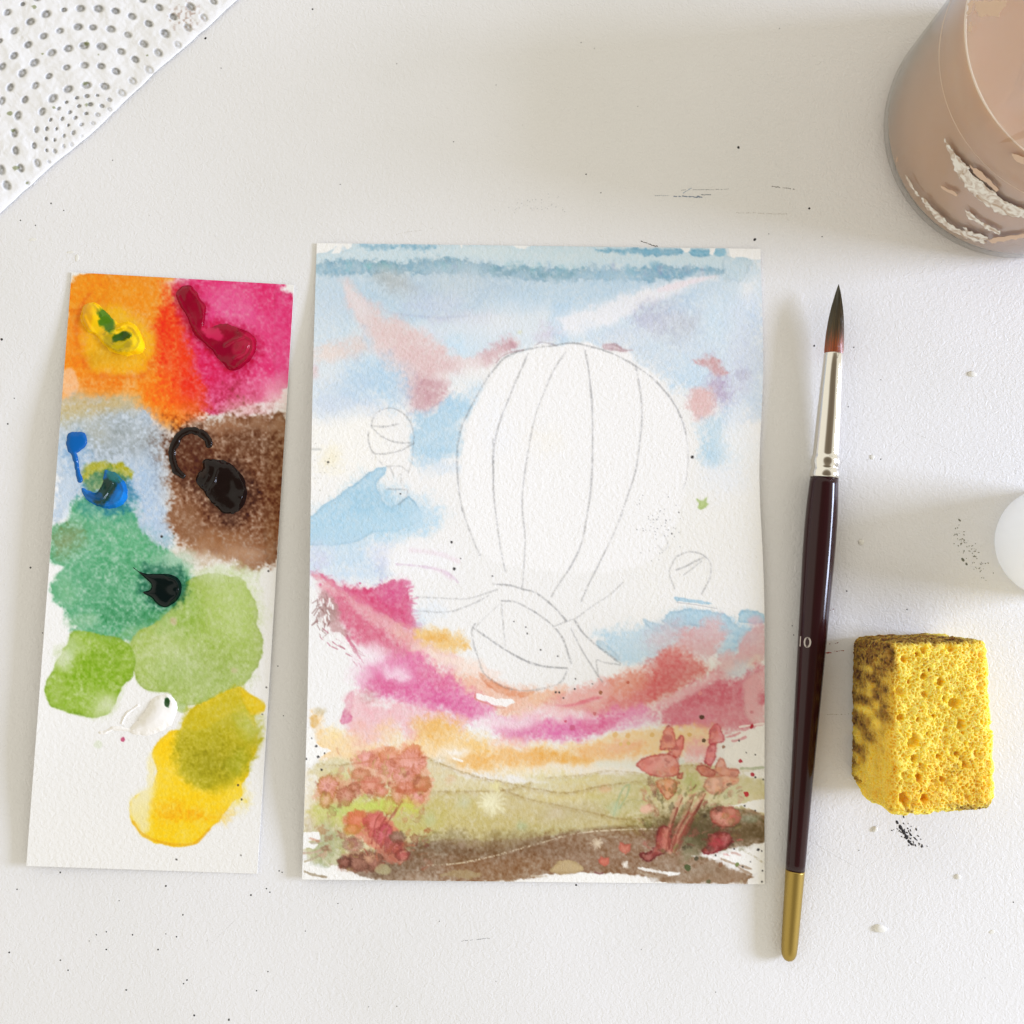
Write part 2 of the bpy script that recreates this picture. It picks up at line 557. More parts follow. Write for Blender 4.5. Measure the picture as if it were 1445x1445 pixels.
B(1010, 642, 18, 18, (170, 206, 226), 0.6)
B(1035, 590, 20, 14, (200, 214, 230), 0.6)
B(1040, 628, 22, 40, (226, 231, 233), 0.6)
B(1015, 678, 30, 22, (226, 230, 236), 0.6)
B(775, 470, 14, 10, (212, 202, 216), 0.7)
# balloon kept white: crisp rim of dried paint along the top
W([(672, 570), (690, 538), (706, 516), (726, 501), (748, 494), (757, 486), (770, 484), (782, 488), (806, 486), (830, 484), (842, 489), (850, 493), (880, 495), (890, 498),
   (896, 512), (918, 524), (940, 548), (956, 576), (972, 620), (960, 720), (900, 800), (720, 800), (670, 760), (652, 700), (655, 620)],
  (240, 238, 236), 0.97, soft=3.0, warp=3, ws=9, gran=0.05)
W([(852, 486), (866, 484), (880, 492), (892, 494), (880, 497), (860, 494), (850, 491)], (206, 170, 176), 0.7, soft=2, warp=2.5, ws=7, edge=0.6)
S([(756, 487), (764, 483), (776, 485), (786, 488)], 0.9, (150, 140, 150), 0.5, soft=1, warp=1)
S([(700, 512), (708, 503), (722, 497), (738, 494)], 1.0, (165, 120, 128), 0.5, soft=1, warp=1)
B(770, 620, 26, 18, (241, 236, 226), 0.6)
B(700, 600, 18, 40, (236, 237, 241), 0.5)
# --- left blue lake-like patch
W([(436, 775), (470, 720), (520, 670), (560, 690), (600, 700), (620, 730), (600, 752), (545, 758), (520, 775), (510, 800), (470, 805), (436, 808)],
  (176, 210, 230), 0.55, soft=12, warp=8, ws=16)
W([(434, 730), (447, 722), (458, 712), (478, 700), (492, 688), (504, 682), (516, 669), (530, 662), (546, 657), (543, 668), (532, 681), (531, 690), (536, 696), (537, 703), (546, 713),
   (552, 716), (564, 710), (576, 700), (590, 712), (596, 735), (566, 748), (524, 752), (505, 765), (470, 770), (434, 770)],
  (166, 204, 224), 0.95, soft=1.2, warp=2.5, ws=7, edge=0.55, smooth=False)
B(530, 710, 40, 26, (154, 198, 221), 0.6)
B(470, 745, 36, 26, (166, 206, 228), 0.6)
B(560, 742, 50, 16, (178, 212, 230), 0.7)
B(600, 725, 22, 18, (190, 217, 232), 0.75)
B(480, 790, 60, 26, (194, 215, 231), 0.75)
B(505, 812, 50, 12, (200, 217, 232), 0.75)
B(452, 783, 16, 14, (208, 206, 226), 0.7)
B(542, 800, 8, 18, (178, 190, 220), 0.6)
B(540, 780, 16, 14, (212, 216, 234), 0.6)
B(600, 790, 50, 22, (238, 237, 238), 0.8)
S([(580, 776), (610, 780), (630, 785), (646, 792)], 3, (232, 210, 220), 0.5, soft=3, warp=2)
S([(560, 796), (600, 800), (625, 806), (640, 815), (646, 822)], 1.6, (212, 180, 205), 0.55, soft=1.6, warp=1.5)
S([(612, 802), (626, 808), (636, 816)], 3.5, (232, 208, 222), 0.5, soft=3, warp=2)
# --- pink streak at left
W([(442, 806), (470, 820), (500, 830), (530, 840), (560, 850), (585, 880), (590, 905), (600, 940), (560, 940), (530, 930), (505, 915), (480, 880), (460, 860), (452, 830)],
  (226, 138, 160), 0.9, soft=7, warp=6, ws=14)
W([(446, 806), (470, 822), (500, 832), (528, 829), (548, 820), (560, 817), (572, 824), (575, 838), (582, 848), (580, 862), (588, 874), (589, 888), (575, 886), (550, 874), (520, 856), (480, 834)],
  (219, 84, 128), 0.92, soft=3, warp=6, ws=7, edge=0.25)
B(520, 846, 30, 14, (222, 74, 118), 0.6, rot=25)
B(556, 836, 20, 14, (218, 80, 136), 0.6)
for x0, y0 in [(572, 818), (578, 832), (583, 846), (586, 860), (589, 874), (588, 886), (566, 822)]:
    for k in range(3):
        S([(x0 - 6, y0 + k * 4), (x0 + rngp.uniform(2, 7), y0 + k * 4 - rngp.uniform(-3, 4))], 1.3, (218, 88, 135), 0.55, soft=1.4, warp=1.5, smooth=False)
W([(447, 812), (470, 826), (510, 848), (560, 876), (600, 900), (650, 930), (640, 945), (600, 925), (540, 893), (490, 860), (455, 830)], (228, 158, 164), 0.85, soft=6, warp=4, ws=14, gran=0.3)
B(580, 905, 36, 12, (233, 178, 162), 0.7, rot=28)
W([(468, 838), (500, 858), (540, 890), (580, 915), (600, 935), (560, 935), (520, 912), (490, 890), (472, 868)], (218, 98, 128), 0.85, soft=7, warp=6, ws=12, gran=0.25)
W([(488, 890), (496, 905), (505, 920), (512, 934), (504, 930), (494, 915), (484, 900)], (212, 92, 126), 0.85, soft=1.5, warp=3, ws=6, edge=0.4)
# muddy dry-brushed end
W([(452, 838), (462, 836), (474, 850), (482, 876), (490, 895), (480, 900), (465, 888), (455, 870)], (192, 140, 140), 0.85, soft=4, warp=5, ws=8)
B(462, 862, 9, 18, (168, 132, 126), 0.8)
for k in range(34):
    x0 = 446 + rngp.uniform(0, 20); y0 = 838 + rngp.uniform(0, 58)
    S([(x0, y0), (x0 + rngp.uniform(-7, 5), y0 + rngp.uniform(3, 9))], rngp.uniform(0.5, 1.1), (150, 108, 104), 0.7, soft=0.8, smooth=False)
for k in range(22):
    x0 = 452 + rngp.uniform(0, 18); y0 = 840 + rngp.uniform(0, 60)
    S([(x0, y0), (x0 + rngp.uniform(-3, 3), y0 + rngp.uniform(3, 8))], rngp.uniform(0.7, 1.5), (240, 236, 232), 0.85, soft=0.8, smooth=False)
for k in range(26):
    t = rngp.uniform(0, 1)
    x0 = 455 + t * 55 + rngp.uniform(-5, 6); y0 = 895 + t * 38 + rngp.uniform(-10, 6)
    S([(x0, y0), (x0 + rngp.uniform(3, 8), y0 + rngp.uniform(2, 6))], rngp.uniform(0.5, 1.0), (190, 110, 128), 0.75, soft=0.8, smooth=False)
W([(470, 893), (486, 897), (500, 920), (512, 936), (498, 926), (480, 908)], (240, 237, 234), 0.9, soft=1.2, warp=3, ws=5)
# yellow and peach
W([(588, 892), (610, 890), (640, 893), (660, 902), (666, 912), (640, 915), (610, 912), (592, 902)], (240, 192, 112), 0.9, soft=5, warp=5, ws=9, gran=0.3)
B(618, 901, 18, 5, (236, 172, 74), 0.7)
B(592, 872, 8, 16, (206, 220, 230), 0.7)
B(604, 862, 18, 16, (222, 229, 236), 0.6)
B(630, 930, 50, 12, (244, 222, 204), 0.85, rot=15)
B(670, 942, 36, 10, (241, 216, 202), 0.8, rot=18)
W([(600, 940), (640, 945), (680, 952), (705, 967), (730, 976), (770, 972), (800, 975), (780, 1000), (730, 1012), (690, 1000), (650, 975)], (238, 178, 148), 0.9, soft=6, warp=5, ws=12)
W([(676, 950), (690, 956), (706, 968), (730, 977), (752, 976), (740, 984), (715, 982), (690, 970)], (230, 150, 108), 0.8, soft=3, warp=3, ws=9, edge=0.3)
B(765, 985, 22, 9, (238, 186, 146), 0.8)
# magenta pool
W([(505, 960), (520, 940), (550, 922), (580, 922), (620, 940), (650, 960), (690, 990), (690, 1012), (660, 1018), (620, 1006), (580, 990), (540, 985), (512, 978)],
  (227, 116, 164), 0.92, soft=8, warp=7, ws=14)
B(600, 975, 60, 18, (224, 96, 152), 0.65, rot=18)
B(640, 995, 40, 14, (220, 92, 152), 0.6, rot=20)
B(540, 965, 24, 10, (222, 108, 152), 0.6)
B(610, 955, 26, 10, (224, 106, 146), 0.6, rot=25)
B(560, 950, 20, 8, (238, 200, 216), 0.9, rot=15)
B(525, 925, 22, 14, (240, 228, 233), 0.75)
B(505, 950, 16, 12, (236, 208, 218), 0.6)
W([(487, 985), (500, 978), (530, 990), (600, 1000), (660, 1018), (640, 1030), (580, 1024), (540, 1040), (520, 1060), (500, 1060), (488, 1020)], (236, 176, 182), 0.85, soft=7, warp=6, ws=12)
W([(487, 1000), (497, 1012), (486, 1022), (480, 1018)], (224, 120, 160), 0.8, soft=1.5, warp=3, ws=6, edge=0.3)
W([(490, 978), (500, 980), (492, 1010), (486, 1004)], (232, 168, 182), 0.7, soft=2, warp=3, ws=6, edge=0.3)
B(520, 984, 16, 8, (206, 150, 150), 0.5)
# bare strip
W([(672, 978), (690, 982), (700, 986), (722, 986), (728, 991), (714, 997), (700, 996), (686, 990), (672, 986)], (244, 241, 238), 0.97, soft=0.9, warp=2.0, ws=6, smooth=False, gran=0)
S([(671, 977), (671, 986), (686, 992), (700, 998), (712, 999)], 0.9, (216, 120, 90), 0.6, soft=0.9, warp=1)
# right-hand clouds: blue then reds
W([(836, 895), (848, 905), (862, 920), (880, 934), (920, 930), (960, 910), (1000, 925), (1045, 925), (1060, 905), (1050, 885), (1020, 872), (1000, 866), (950, 864), (930, 876), (900, 885), (870, 888)],
  (182, 212, 228), 0.9, soft=8, warp=5, ws=14)
W([(934, 876), (946, 863), (970, 858), (1006, 862), (1022, 866), (1034, 878), (1046, 886), (1056, 888), (1062, 886), (1050, 900), (1020, 892), (980, 882), (950, 886)],
  (170, 205, 224), 0.92, soft=1.5, warp=3, ws=7, edge=0.45, smooth=False)
W([(908, 873), (926, 879), (940, 886), (930, 892), (912, 884)], (178, 210, 228), 0.7, soft=2, warp=2, edge=0.4)
W([(953, 842), (970, 845), (1002, 850), (1000, 853), (968, 849), (955, 848)], (158, 200, 222), 0.85, soft=1, warp=1.5, ws=5, edge=0.3)
S([(958, 852), (985, 855), (1014, 861)], 1.2, (238, 236, 232), 0.9, soft=0.8, warp=0.8)
S([(955, 850), (985, 854), (1012, 859)], 0.5, (150, 150, 156), 0.6, soft=0.8)
W([(1042, 872), (1046, 862), (1060, 861), (1077, 866), (1079, 878), (1058, 880), (1044, 878)], (160, 202, 222), 0.9, soft=1.2, warp=2, ws=6, edge=0.4)
W([(842, 905), (850, 905), (866, 918), (878, 934), (872, 932), (858, 922), (846, 914)], (160, 196, 216), 0.6, soft=2, warp=2, edge=0.3)
B(1036, 905, 18, 22, (162, 200, 222), 0.8, rot=30)
B(895, 905, 30, 18, (196, 216, 228), 0.7)
B(940, 900, 24, 18, (210, 184, 192), 0.75, rot=-20)
W([(960, 900), (985, 885), (1005, 868), (1018, 876), (1022, 900), (1008, 925), (980, 930), (955, 920)], (220, 176, 180), 0.9, soft=6, warp=6, ws=12)
B(985, 912, 30, 18, (218, 166, 168), 0.7)
W([(1047, 900), (1060, 888), (1080, 882), (1080, 925), (1055, 935), (1040, 925)], (216, 172, 176), 0.9, soft=4, warp=5, ws=10)
B(1066, 876, 10, 6, (216, 178, 192), 0.7)
W([(1010, 950), (1020, 930), (1050, 918), (1079, 905), (1079, 928), (1050, 945), (1010, 975)], (224, 176, 180), 0.8, soft=5, warp=4, ws=10, gran=0.35)
B(1046, 948, 20, 10, (206, 214, 224), 0.85, rot=-20)
B(1070, 938, 10, 7, (238, 226, 206), 0.7)
W([(770, 995), (810, 978), (860, 962), (900, 948), (935, 922), (960, 912), (990, 938), (1000, 950), (960, 975), (900, 1000), (850, 1005), (800, 1008)],
  (226, 142, 132), 0.92, soft=7, warp=5, ws=14)
W([(905, 960), (930, 926), (955, 920), (984, 938), (996, 948), (970, 962), (930, 982), (880, 998), (850, 1000)], (222, 112, 110), 0.85, soft=8, warp=5, ws=12)
B(885, 965, 30, 14, (228, 142, 116), 0.75, rot=-25)
B(940, 955, 34, 14, (222, 100, 104), 0.65, rot=-25)
B(820, 985, 40, 10, (236, 178, 168), 0.7, rot=-12)
W([(785, 995), (810, 993), (835, 984), (850, 984), (830, 991), (800, 998)], (224, 104, 120), 0.8, soft=2.5, warp=2)
W([(976, 970), (1000, 958), (1040, 958), (1062, 946), (1078, 948), (1079, 1015), (1060, 1028), (1000, 1030), (950, 1022), (940, 1000)], (220, 116, 134), 0.92, soft=7, warp=5, ws=12)
B(1000, 985, 34, 14, (214, 92, 112), 0.7)
B(1020, 1008, 50, 14, (222, 128, 142), 0.7)
W([(1052, 960), (1066, 950), (1079, 952), (1079, 1020), (1060, 1020), (1050, 1000), (1050, 980)], (232, 176, 180), 0.75, soft=2.5, warp=3, ws=8, gran=0.5, edge=0.2)
B(1076, 985, 6, 9, (214, 100, 118), 0.8)
B(1060, 1005, 3, 3, (206, 110, 120), 0.6, soft=1)
W([(890, 1010), (930, 990), (970, 970), (1005, 950), (1010, 958), (980, 978), (940, 998), (900, 1020)], (232, 172, 180), 0.75, soft=4, warp=3, ws=8, gran=0.45)
W([(690, 1020), (730, 1012), (790, 1015), (850, 1002), (900, 994), (920, 1004), (880, 1022), (830, 1036), (780, 1044), (740, 1048), (715, 1042)], (230, 130, 172), 0.9, soft=7, warp=5, ws=12)
B(800, 1032, 40, 10, (226, 98, 164), 0.75, rot=-8)
B(850, 1016, 34, 9, (224, 92, 140), 0.7, rot=-18)
B(735, 1040, 20, 10, (220, 108, 160), 0.6)
B(900, 1020, 34, 9, (226, 150, 190), 0.6, rot=-20)
B(780, 1008, 50, 9, (240, 196, 200), 0.8)
B(710, 1022, 40, 9, (240, 214, 220), 0.8)
B(965, 1010, 40, 12, (222, 122, 144), 0.6)
# --- warm horizon
W([(440, 1010), (452, 1008), (458, 1030), (490, 1035), (540, 1050), (580, 1035), (600, 1018), (630, 1025), (680, 1048), (740, 1055), (820, 1046), (900, 1034), (960, 1028), (1010, 1028),
   (1010, 1050), (960, 1065), (880, 1075), (800, 1084), (720, 1092), (640, 1085), (620, 1070), (600, 1075), (540, 1085), (470, 1080), (448, 1050)],
  (244, 206, 146), 0.92, soft=7, warp=6, ws=14)
B(615, 1028, 28, 14, (239, 182, 92), 0.8)
B(595, 1024, 14, 12, (238, 180, 96), 0.6)
B(655, 1055, 34, 14, (243, 198, 118), 0.75)
B(665, 1074, 30, 9, (240, 176, 84), 0.8)
B(745, 1072, 50, 9, (241, 176, 88), 0.85)
B(790, 1068, 40, 7, (240, 172, 72), 0.75)
B(860, 1060, 50, 10, (242, 184, 120), 0.75)
B(900, 1042, 50, 8, (240, 206, 150), 0.8)
B(960, 1036, 40, 8, (240, 208, 158), 0.7)
B(880, 1055, 26, 7, (242, 178, 140), 0.6)
B(985, 1058, 24, 14, (238, 174, 176), 0.85)
B(720, 1052, 24, 9, (242, 196, 176), 0.6)
B(470, 1035, 16, 10, (246, 218, 156), 0.8)
B(545, 1035, 20, 14, (243, 206, 152), 0.7)
B(510, 1040, 12, 20, (238, 182, 168), 0.7)
B(580, 1032, 12, 10, (236, 172, 176), 0.75)
B(443, 1018, 5, 10, (226, 176, 92), 0.85, soft=2)
B(452, 1004, 8, 5, (198, 176, 124), 0.5)
B(640, 1062, 18, 9, (242, 236, 228), 0.85)
S([(640, 1070), (652, 1074)], 1.6, (250, 246, 240), 0.95, soft=1)
B(850, 1085, 80, 8, (238, 228, 208), 0.8)
B(880, 1078, 40, 6, (226, 228, 214), 0.7)
B(950, 1075, 16, 5, (204, 216, 202), 0.6)
B(760, 1092, 60, 7, (240, 222, 178), 0.7)
# --- hills
W([(438, 1085), (480, 1070), (560, 1090), (600, 1070), (660, 1098), (740, 1104), (800, 1098), (900, 1090), (980, 1078), (1030, 1088), (1060, 1100), (1079, 1108), (1079, 1180), (900, 1180), (700, 1200), (560, 1215), (440, 1215), (434, 1140)],
  (213, 202, 152), 0.93, soft=4, warp=4, ws=12)
B(620, 1082, 24, 10, (222, 206, 172), 0.8)
B(800, 1098, 60, 7, (220, 208, 148), 0.7)
W([(605, 1116), (720, 1116), (745, 1122), (800, 1137), (860, 1152), (900, 1158), (900, 1180), (560, 1190), (560, 1120)], (190, 176, 116), 0.65, soft=5, warp=4)
B(640, 1150, 60, 22, (192, 180, 92), 0.75)
B(580, 1160, 40, 22, (186, 182, 86), 0.7)
B(700, 1165, 60, 12, (186, 172, 96), 0.6)
B(810, 1125, 50, 9, (214, 200, 130), 0.7)
B(860, 1130, 30, 12, (200, 196, 128), 0.7)
B(810, 1150, 50, 12, (180, 168, 122), 0.6)
B(785, 1150, 12, 9, (206, 194, 172), 0.7)
B(905, 1110, 40, 12, (190, 192, 126), 0.7)
B(890, 1140, 40, 12, (176, 178, 112), 0.65)
B(770, 1175, 60, 12, (176, 168, 100), 0.6)
B(655, 1133, 9, 8, (184, 196, 160), 0.8)
B(605, 1155, 8, 8, (180, 200, 150), 0.7)
B(737, 1166, 8, 6, (164, 192, 152), 0.7)
B(635, 1100, 8, 6, (224, 180, 150), 0.6)
B(855, 1113, 9, 5, (232, 184, 152), 0.7)
B(470, 1150, 30, 20, (204, 198, 112), 0.8)
B(475, 1130, 20, 10, (190, 200, 130), 0.7)
B(525, 1135, 20, 8, (196, 204, 116), 0.75)
B(460, 1190, 20, 26, (150, 168, 124), 0.85)
B(452, 1175, 12, 16, (164, 176, 136), 0.6)
B(480, 1108, 22, 8, (204, 204, 146), 0.75)
B(445, 1110, 12, 14, (226, 214, 196), 0.7)
W([(428, 1100), (447, 1094), (446, 1130), (428, 1140)], (240, 238, 234), 0.75, soft=3, warp=4)
B(436, 1165, 6, 14, (208, 196, 184), 0.8)
W([(440, 1090), (600, 1080), (760, 1108), (980, 1090), (1076, 1110), (1076, 1175), (900, 1172), (700, 1190), (560, 1200), (440, 1200)], (216, 186, 116), 0.28, soft=14, warp=10, ws=30)
# olive contour lines where the pigment dried along pencil and brush marks
for pts, a in [([(448, 1078), (480, 1080), (520, 1072), (560, 1070), (600, 1069)], 0.6), ([(600, 1069), (640, 1085), (680, 1098), (720, 1106), (760, 1114), (800, 1119), (840, 1111), (880, 1105), (922, 1099)], 0.65),
               ([(570, 1116), (620, 1117), (680, 1117), (715, 1115), (750, 1105)], 0.6), ([(705, 1112), (740, 1126), (790, 1137), (840, 1148), (880, 1156), (940, 1152)], 0.65),
               ([(500, 1104), (540, 1102), (570, 1114), (606, 1115)], 0.55), ([(770, 1098), (820, 1094), (860, 1088), (905, 1091)], 0.35), ([(935, 1082), (980, 1080), (1000, 1082)], 0.5),
               ([(930, 1150), (960, 1149), (985, 1148)], 0.55)]:
    S(pts, 1.3, (160, 126, 62), a, soft=1.5, warp=1.6, ws=7, dry=0.9)
    S([(x, y + 3) for x, y in pts], 1.5, (168, 136, 76), a * 0.35, soft=2.5, warp=1.6)
# brown ground
W([(560, 1192), (590, 1188), (640, 1184), (700, 1187), (760, 1182), (830, 1171), (900, 1168), (960, 1160), (1000, 1145), (1040, 1140), (1079, 1150), (1079, 1190), (1030, 1198), (980, 1205), (1000, 1210), (1030, 1225), (1060, 1236),
   (1058, 1246), (940, 1246), (920, 1238), (840, 1233), (770, 1239), (700, 1244), (560, 1244), (500, 1236), (480, 1222), (520, 1200)],
  (148, 114, 82), 0.93, soft=3, warp=4, ws=12)
B(600, 1200, 40, 14, (122, 98, 68), 0.75)
B(650, 1198, 60, 9, (116, 92, 62), 0.7)
B(720, 1190, 50, 9, (140, 114, 78), 0.7)
B(700, 1178, 70, 8, (160, 140, 90), 0.6)
B(620, 1180, 40, 8, (150, 132, 84), 0.6)
B(720, 1225, 80, 14, (154, 114, 74), 0.75)
B(560, 1225, 50, 14, (110, 88, 62), 0.7)
B(520, 1232, 40, 8, (132, 104, 82), 0.6)
B(780, 1200, 60, 10, (126, 94, 64), 0.7)
B(840, 1190, 50, 12, (140, 106, 74), 0.6)
B(870, 1215, 60, 14, (148, 114, 86), 0.6)
B(960, 1228, 60, 14, (156, 132, 106), 0.8)
B(1040, 1165, 40, 12, (112, 90, 52), 0.8)
B(1065, 1178, 18, 9, (98, 78, 44), 0.8)
B(990, 1180, 36, 16, (90, 74, 42), 0.75)
B(1000, 1150, 26, 10, (100, 86, 48), 0.7)
B(1050, 1188, 20, 6, (170, 146, 118), 0.8)
B(940, 1165, 40, 12, (140, 124, 66), 0.7)
B(900, 1165, 20, 8, (166, 150, 86), 0.6)
B(1058, 1155, 14, 6, (150, 160, 128), 0.7)
S([(1010, 1140), (1040, 1142), (1062, 1150), (1078, 1160)], 1.4, (96, 84, 44), 0.6, soft=1.5, warp=1.5, dry=0.9)
B(1055, 1110, 26, 14, (214, 208, 156), 0.7)
B(1030, 1118, 20, 12, (196, 200, 150), 0.6)
W([(580, 1200), (700, 1195), (830, 1176), (940, 1172), (1000, 1180), (960, 1235), (760, 1236), (580, 1240)], (126, 80, 46), 0.36, soft=10, warp=8, ws=26, gran=0.3)
# scraped pale line over the brown hill
S([(600, 1221), (640, 1219), (670, 1214), (700, 1207), (730, 1199), (765, 1189), (800, 1179), (840, 1173), (900, 1170), (935, 1171)], 1.0, (228, 212, 180), 0.85, soft=1.0, warp=1.2, dry=0.6)
S([(600, 1219), (640, 1216), (700, 1203), (765, 1185), (830, 1170), (900, 1167)], 2.2, (120, 92, 56), 0.4, soft=2.5, warp=2)
# bare paper along the lower edge, dragged dry-brush ends
for q in [[(424, 1224), (440, 1222), (452, 1226), (470, 1221), (486, 1226), (505, 1236), (530, 1243), (530, 1252), (424, 1252)],
          [(424, 1176), (450, 1174), (452, 1184), (436, 1188), (448, 1192), (446, 1197), (426, 1198)], [(424, 1214), (440, 1212), (436, 1222), (424, 1226)],
          [(700, 1245), (745, 1240), (760, 1236), (815, 1232), (850, 1233), (870, 1232), (916, 1238), (918, 1244), (950, 1247), (950, 1252), (700, 1252)],
          [(898, 1224), (920, 1227), (958, 1233), (952, 1236), (915, 1230)],
          [(976, 1207), (1000, 1205), (1020, 1200), (1050, 1194), (1082, 1190), (1082, 1232), (1056, 1234), (1042, 1230), (1062, 1226), (1036, 1220), (1010, 1212)],
          [(1054, 1240), (1082, 1230), (1082, 1252), (1056, 1250)], [(1030, 1137), (1050, 1132), (1082, 1128), (1082, 1147), (1066, 1145), (1050, 1139)],
          [(1024, 1060), (1040, 1050), (1028, 1046), (1042, 1040), (1034, 1034), (1060, 1028), (1082, 1022), (1082, 1080), (1060, 1084), (1036, 1078), (1022, 1070)],
          [(1050, 1090), (1082, 1088), (1082, 1100), (1060, 1098)], [(430, 1030), (440, 1028), (448, 1052), (466, 1060), (452, 1068), (440, 1078), (430, 1082)]]:
    W(q, (242, 240, 235), 0.96, soft=1.2, warp=3.0, ws=7, smooth=False, gran=0)
for x0, y0, x1, y1, c in [(428, 1204, 452, 1200, (196, 166, 142)), (430, 1216, 456, 1204, (176, 160, 124)), (430, 1230, 460, 1238, (160, 140, 108)), (440, 1190, 452, 1186, (190, 176, 158)),
                          (1040, 1222, 1060, 1234, (170, 140, 112)), (1018, 1212, 1060, 1226, (172, 144, 116)), (1046, 1084, 1078, 1083, (176, 186, 150)), (1034, 1046, 1052, 1040, (220, 140, 150)),
                          (1026, 1040, 1044, 1034, (222, 136, 146)), (750, 1236, 770, 1236, (196, 176, 150)), (900, 1230, 930, 1238, (176, 150, 122)), (840, 1231, 850, 1232, (120, 60, 50))]:
    S([(x0, y0), ((x0 + x1) / 2, (y0 + y1) / 2 + 1), (x1, y1)], 1.6, c, 0.85, soft=1.0, warp=1.4, ws=6)
S([(1044, 1026), (1062, 1023), (1078, 1021)], 1.1, (244, 232, 226), 0.9, soft=0.8, warp=1)
S([(1045, 1198), (1060, 1206), (1072, 1214), (1078, 1218)], 1.4, (188, 178, 150), 0.8, soft=1, dry=0.8)
cv.settle((240, 238, 234), 0.20, 0.14, 0.92, 0.13)
# flowers, left
def petal(q, c, a=0.74, fray=1.0, warp=3.0):
    q = np.array(q, float)
    W(q, c, a, soft=1.6, warp=warp * 0.7, ws=6, edge=0.85, gran=0.35, smooth=True, cloud=0.5, ew=1.6)
    lo, hi = q.min(0), q.max(0)
    inside = lambda x, y: sdf_poly(np.array([[x]]), np.array([[y]]), q)[0, 0]
    c = np.array(c, float)
    for k in range(int(16 + (hi - lo).prod() / 25)):
        x, y = rngp.uniform(lo[0], hi[0]), rngp.uniform(lo[1], hi[1])
        d = inside(x, y)
        if d < 2: continue
        r = min(rngp.uniform(2.5, 7), d)
        u = rngp.uniform()
        cc = c * rngp.uniform(0.78, 0.92) if u < 0.3 else (c * 0.6 + 0.4 * np.array((244, 212, 196)) if u < 0.8 else c * 0.75 + 0.25 * np.array((226, 150, 60)))
        B(x, y, r, r * rngp.uniform(0.5, 0.9), tuple(cc), rngp.uniform(0.25, 0.6), soft=1.8, warp=2.5, ws=4, rot=rngp.uniform(0, 180), gran=0.3)
    cen = q.mean(0)
    for k in range(len(q) * 2):       # frayed outline
        i = rngp.integers(len(q)); t = rngp.uniform()
        p = q[i] * (1 - t) + q[(i + 1) % len(q)] * t
        o_ = (p - cen) / (np.linalg.norm(p - cen) + 1e-6) * rngp.uniform(0.5, 1.5) * fray
        S([p - o_ * 0.6, p + o_], rngp.uniform(0.5, 1.1), tuple(c * rngp.uniform(0.7, 0.95)), 0.55, soft=1.0, warp=1.2, ws=4, smooth=False)


def bloom(cx, cy, r, c, rim=(176, 96, 50), a=0.75, ry=None):
    """a drop of wet colour that ran out into a feathery, dark-rimmed lobe"""
    n_ = int(10 + r)
    an = np.linspace(0, 2 * math.pi, n_, endpoint=False) + rngp.uniform(0, 1)
    rr = rngp.uniform(0.78, 1.1, n_)
    k = (ry or r) / r
    q = np.stack([cx + r * rr * np.cos(an), cy + r * k * rr * np.sin(an)], 1)
    W(q, rim, a * 0.85, soft=1.5, warp=2.5, ws=5, smooth=False, gran=0.35, cloud=0.5)
    W(cx + 0 * q if False else np.array([cx, cy]) + (q - [cx, cy]) * (1 - 2.4 / r), c, a, soft=2.2, warp=2.5, ws=5, smooth=False, gran=0.35, cloud=0.5)
    B(cx, cy, r * 0.45, r * 0.4 * k, tuple(np.array(c) * 0.6 + 0.4 * np.array((244, 206, 196))), 0.55, soft=r * 0.35, gran=0.3)
    for t in an:                       # veins of settled pigment
        l0, l1 = rngp.uniform(0.35, 0.7), rngp.uniform(0.85, 1.0)
        S([(cx + r * l0 * math.cos(t), cy + k * r * l0 * math.sin(t)), (cx + r * l1 * math.cos(t + 0.1), cy + k * r * l1 * math.sin(t + 0.1))], 0.6, rim, 0.35, soft=1.0, warp=0.8, ws=4, smooth=False)


B(490, 1140, 44, 14, (196, 202, 110), 0.75)
B(540, 1140, 40, 10, (200, 204, 104), 0.75)
B(470, 1104, 20, 16, (206, 200, 138), 0.7)
PK, CO, OR, RD, BN = (230, 164, 156), (226, 152, 134), (216, 142, 96), (212, 104, 98), (150, 96, 74)
for q, c in [([(497, 1068), (530, 1058), (578, 1050), (600, 1064), (604, 1090), (611, 1104), (598, 1134), (566, 1128), (540, 1104), (504, 1090)], (228, 160, 136)), ([(496, 1098), (528, 1096), (540, 1118), (510, 1122)], (218, 146, 120)),
             ([(446, 1116), (462, 1094), (500, 1106), (504, 1128), (460, 1140)], (218, 160, 130)), ([(484, 1158), (510, 1142), (548, 1158), (576, 1204), (550, 1218), (512, 1186)], (212, 116, 98)), ([(482, 1222), (496, 1202), (538, 1208), (538, 1226), (506, 1232)], (146, 90, 68))]:
    W(q, c, 0.65, soft=4, warp=7, ws=12, gran=0.3, cloud=0.4)
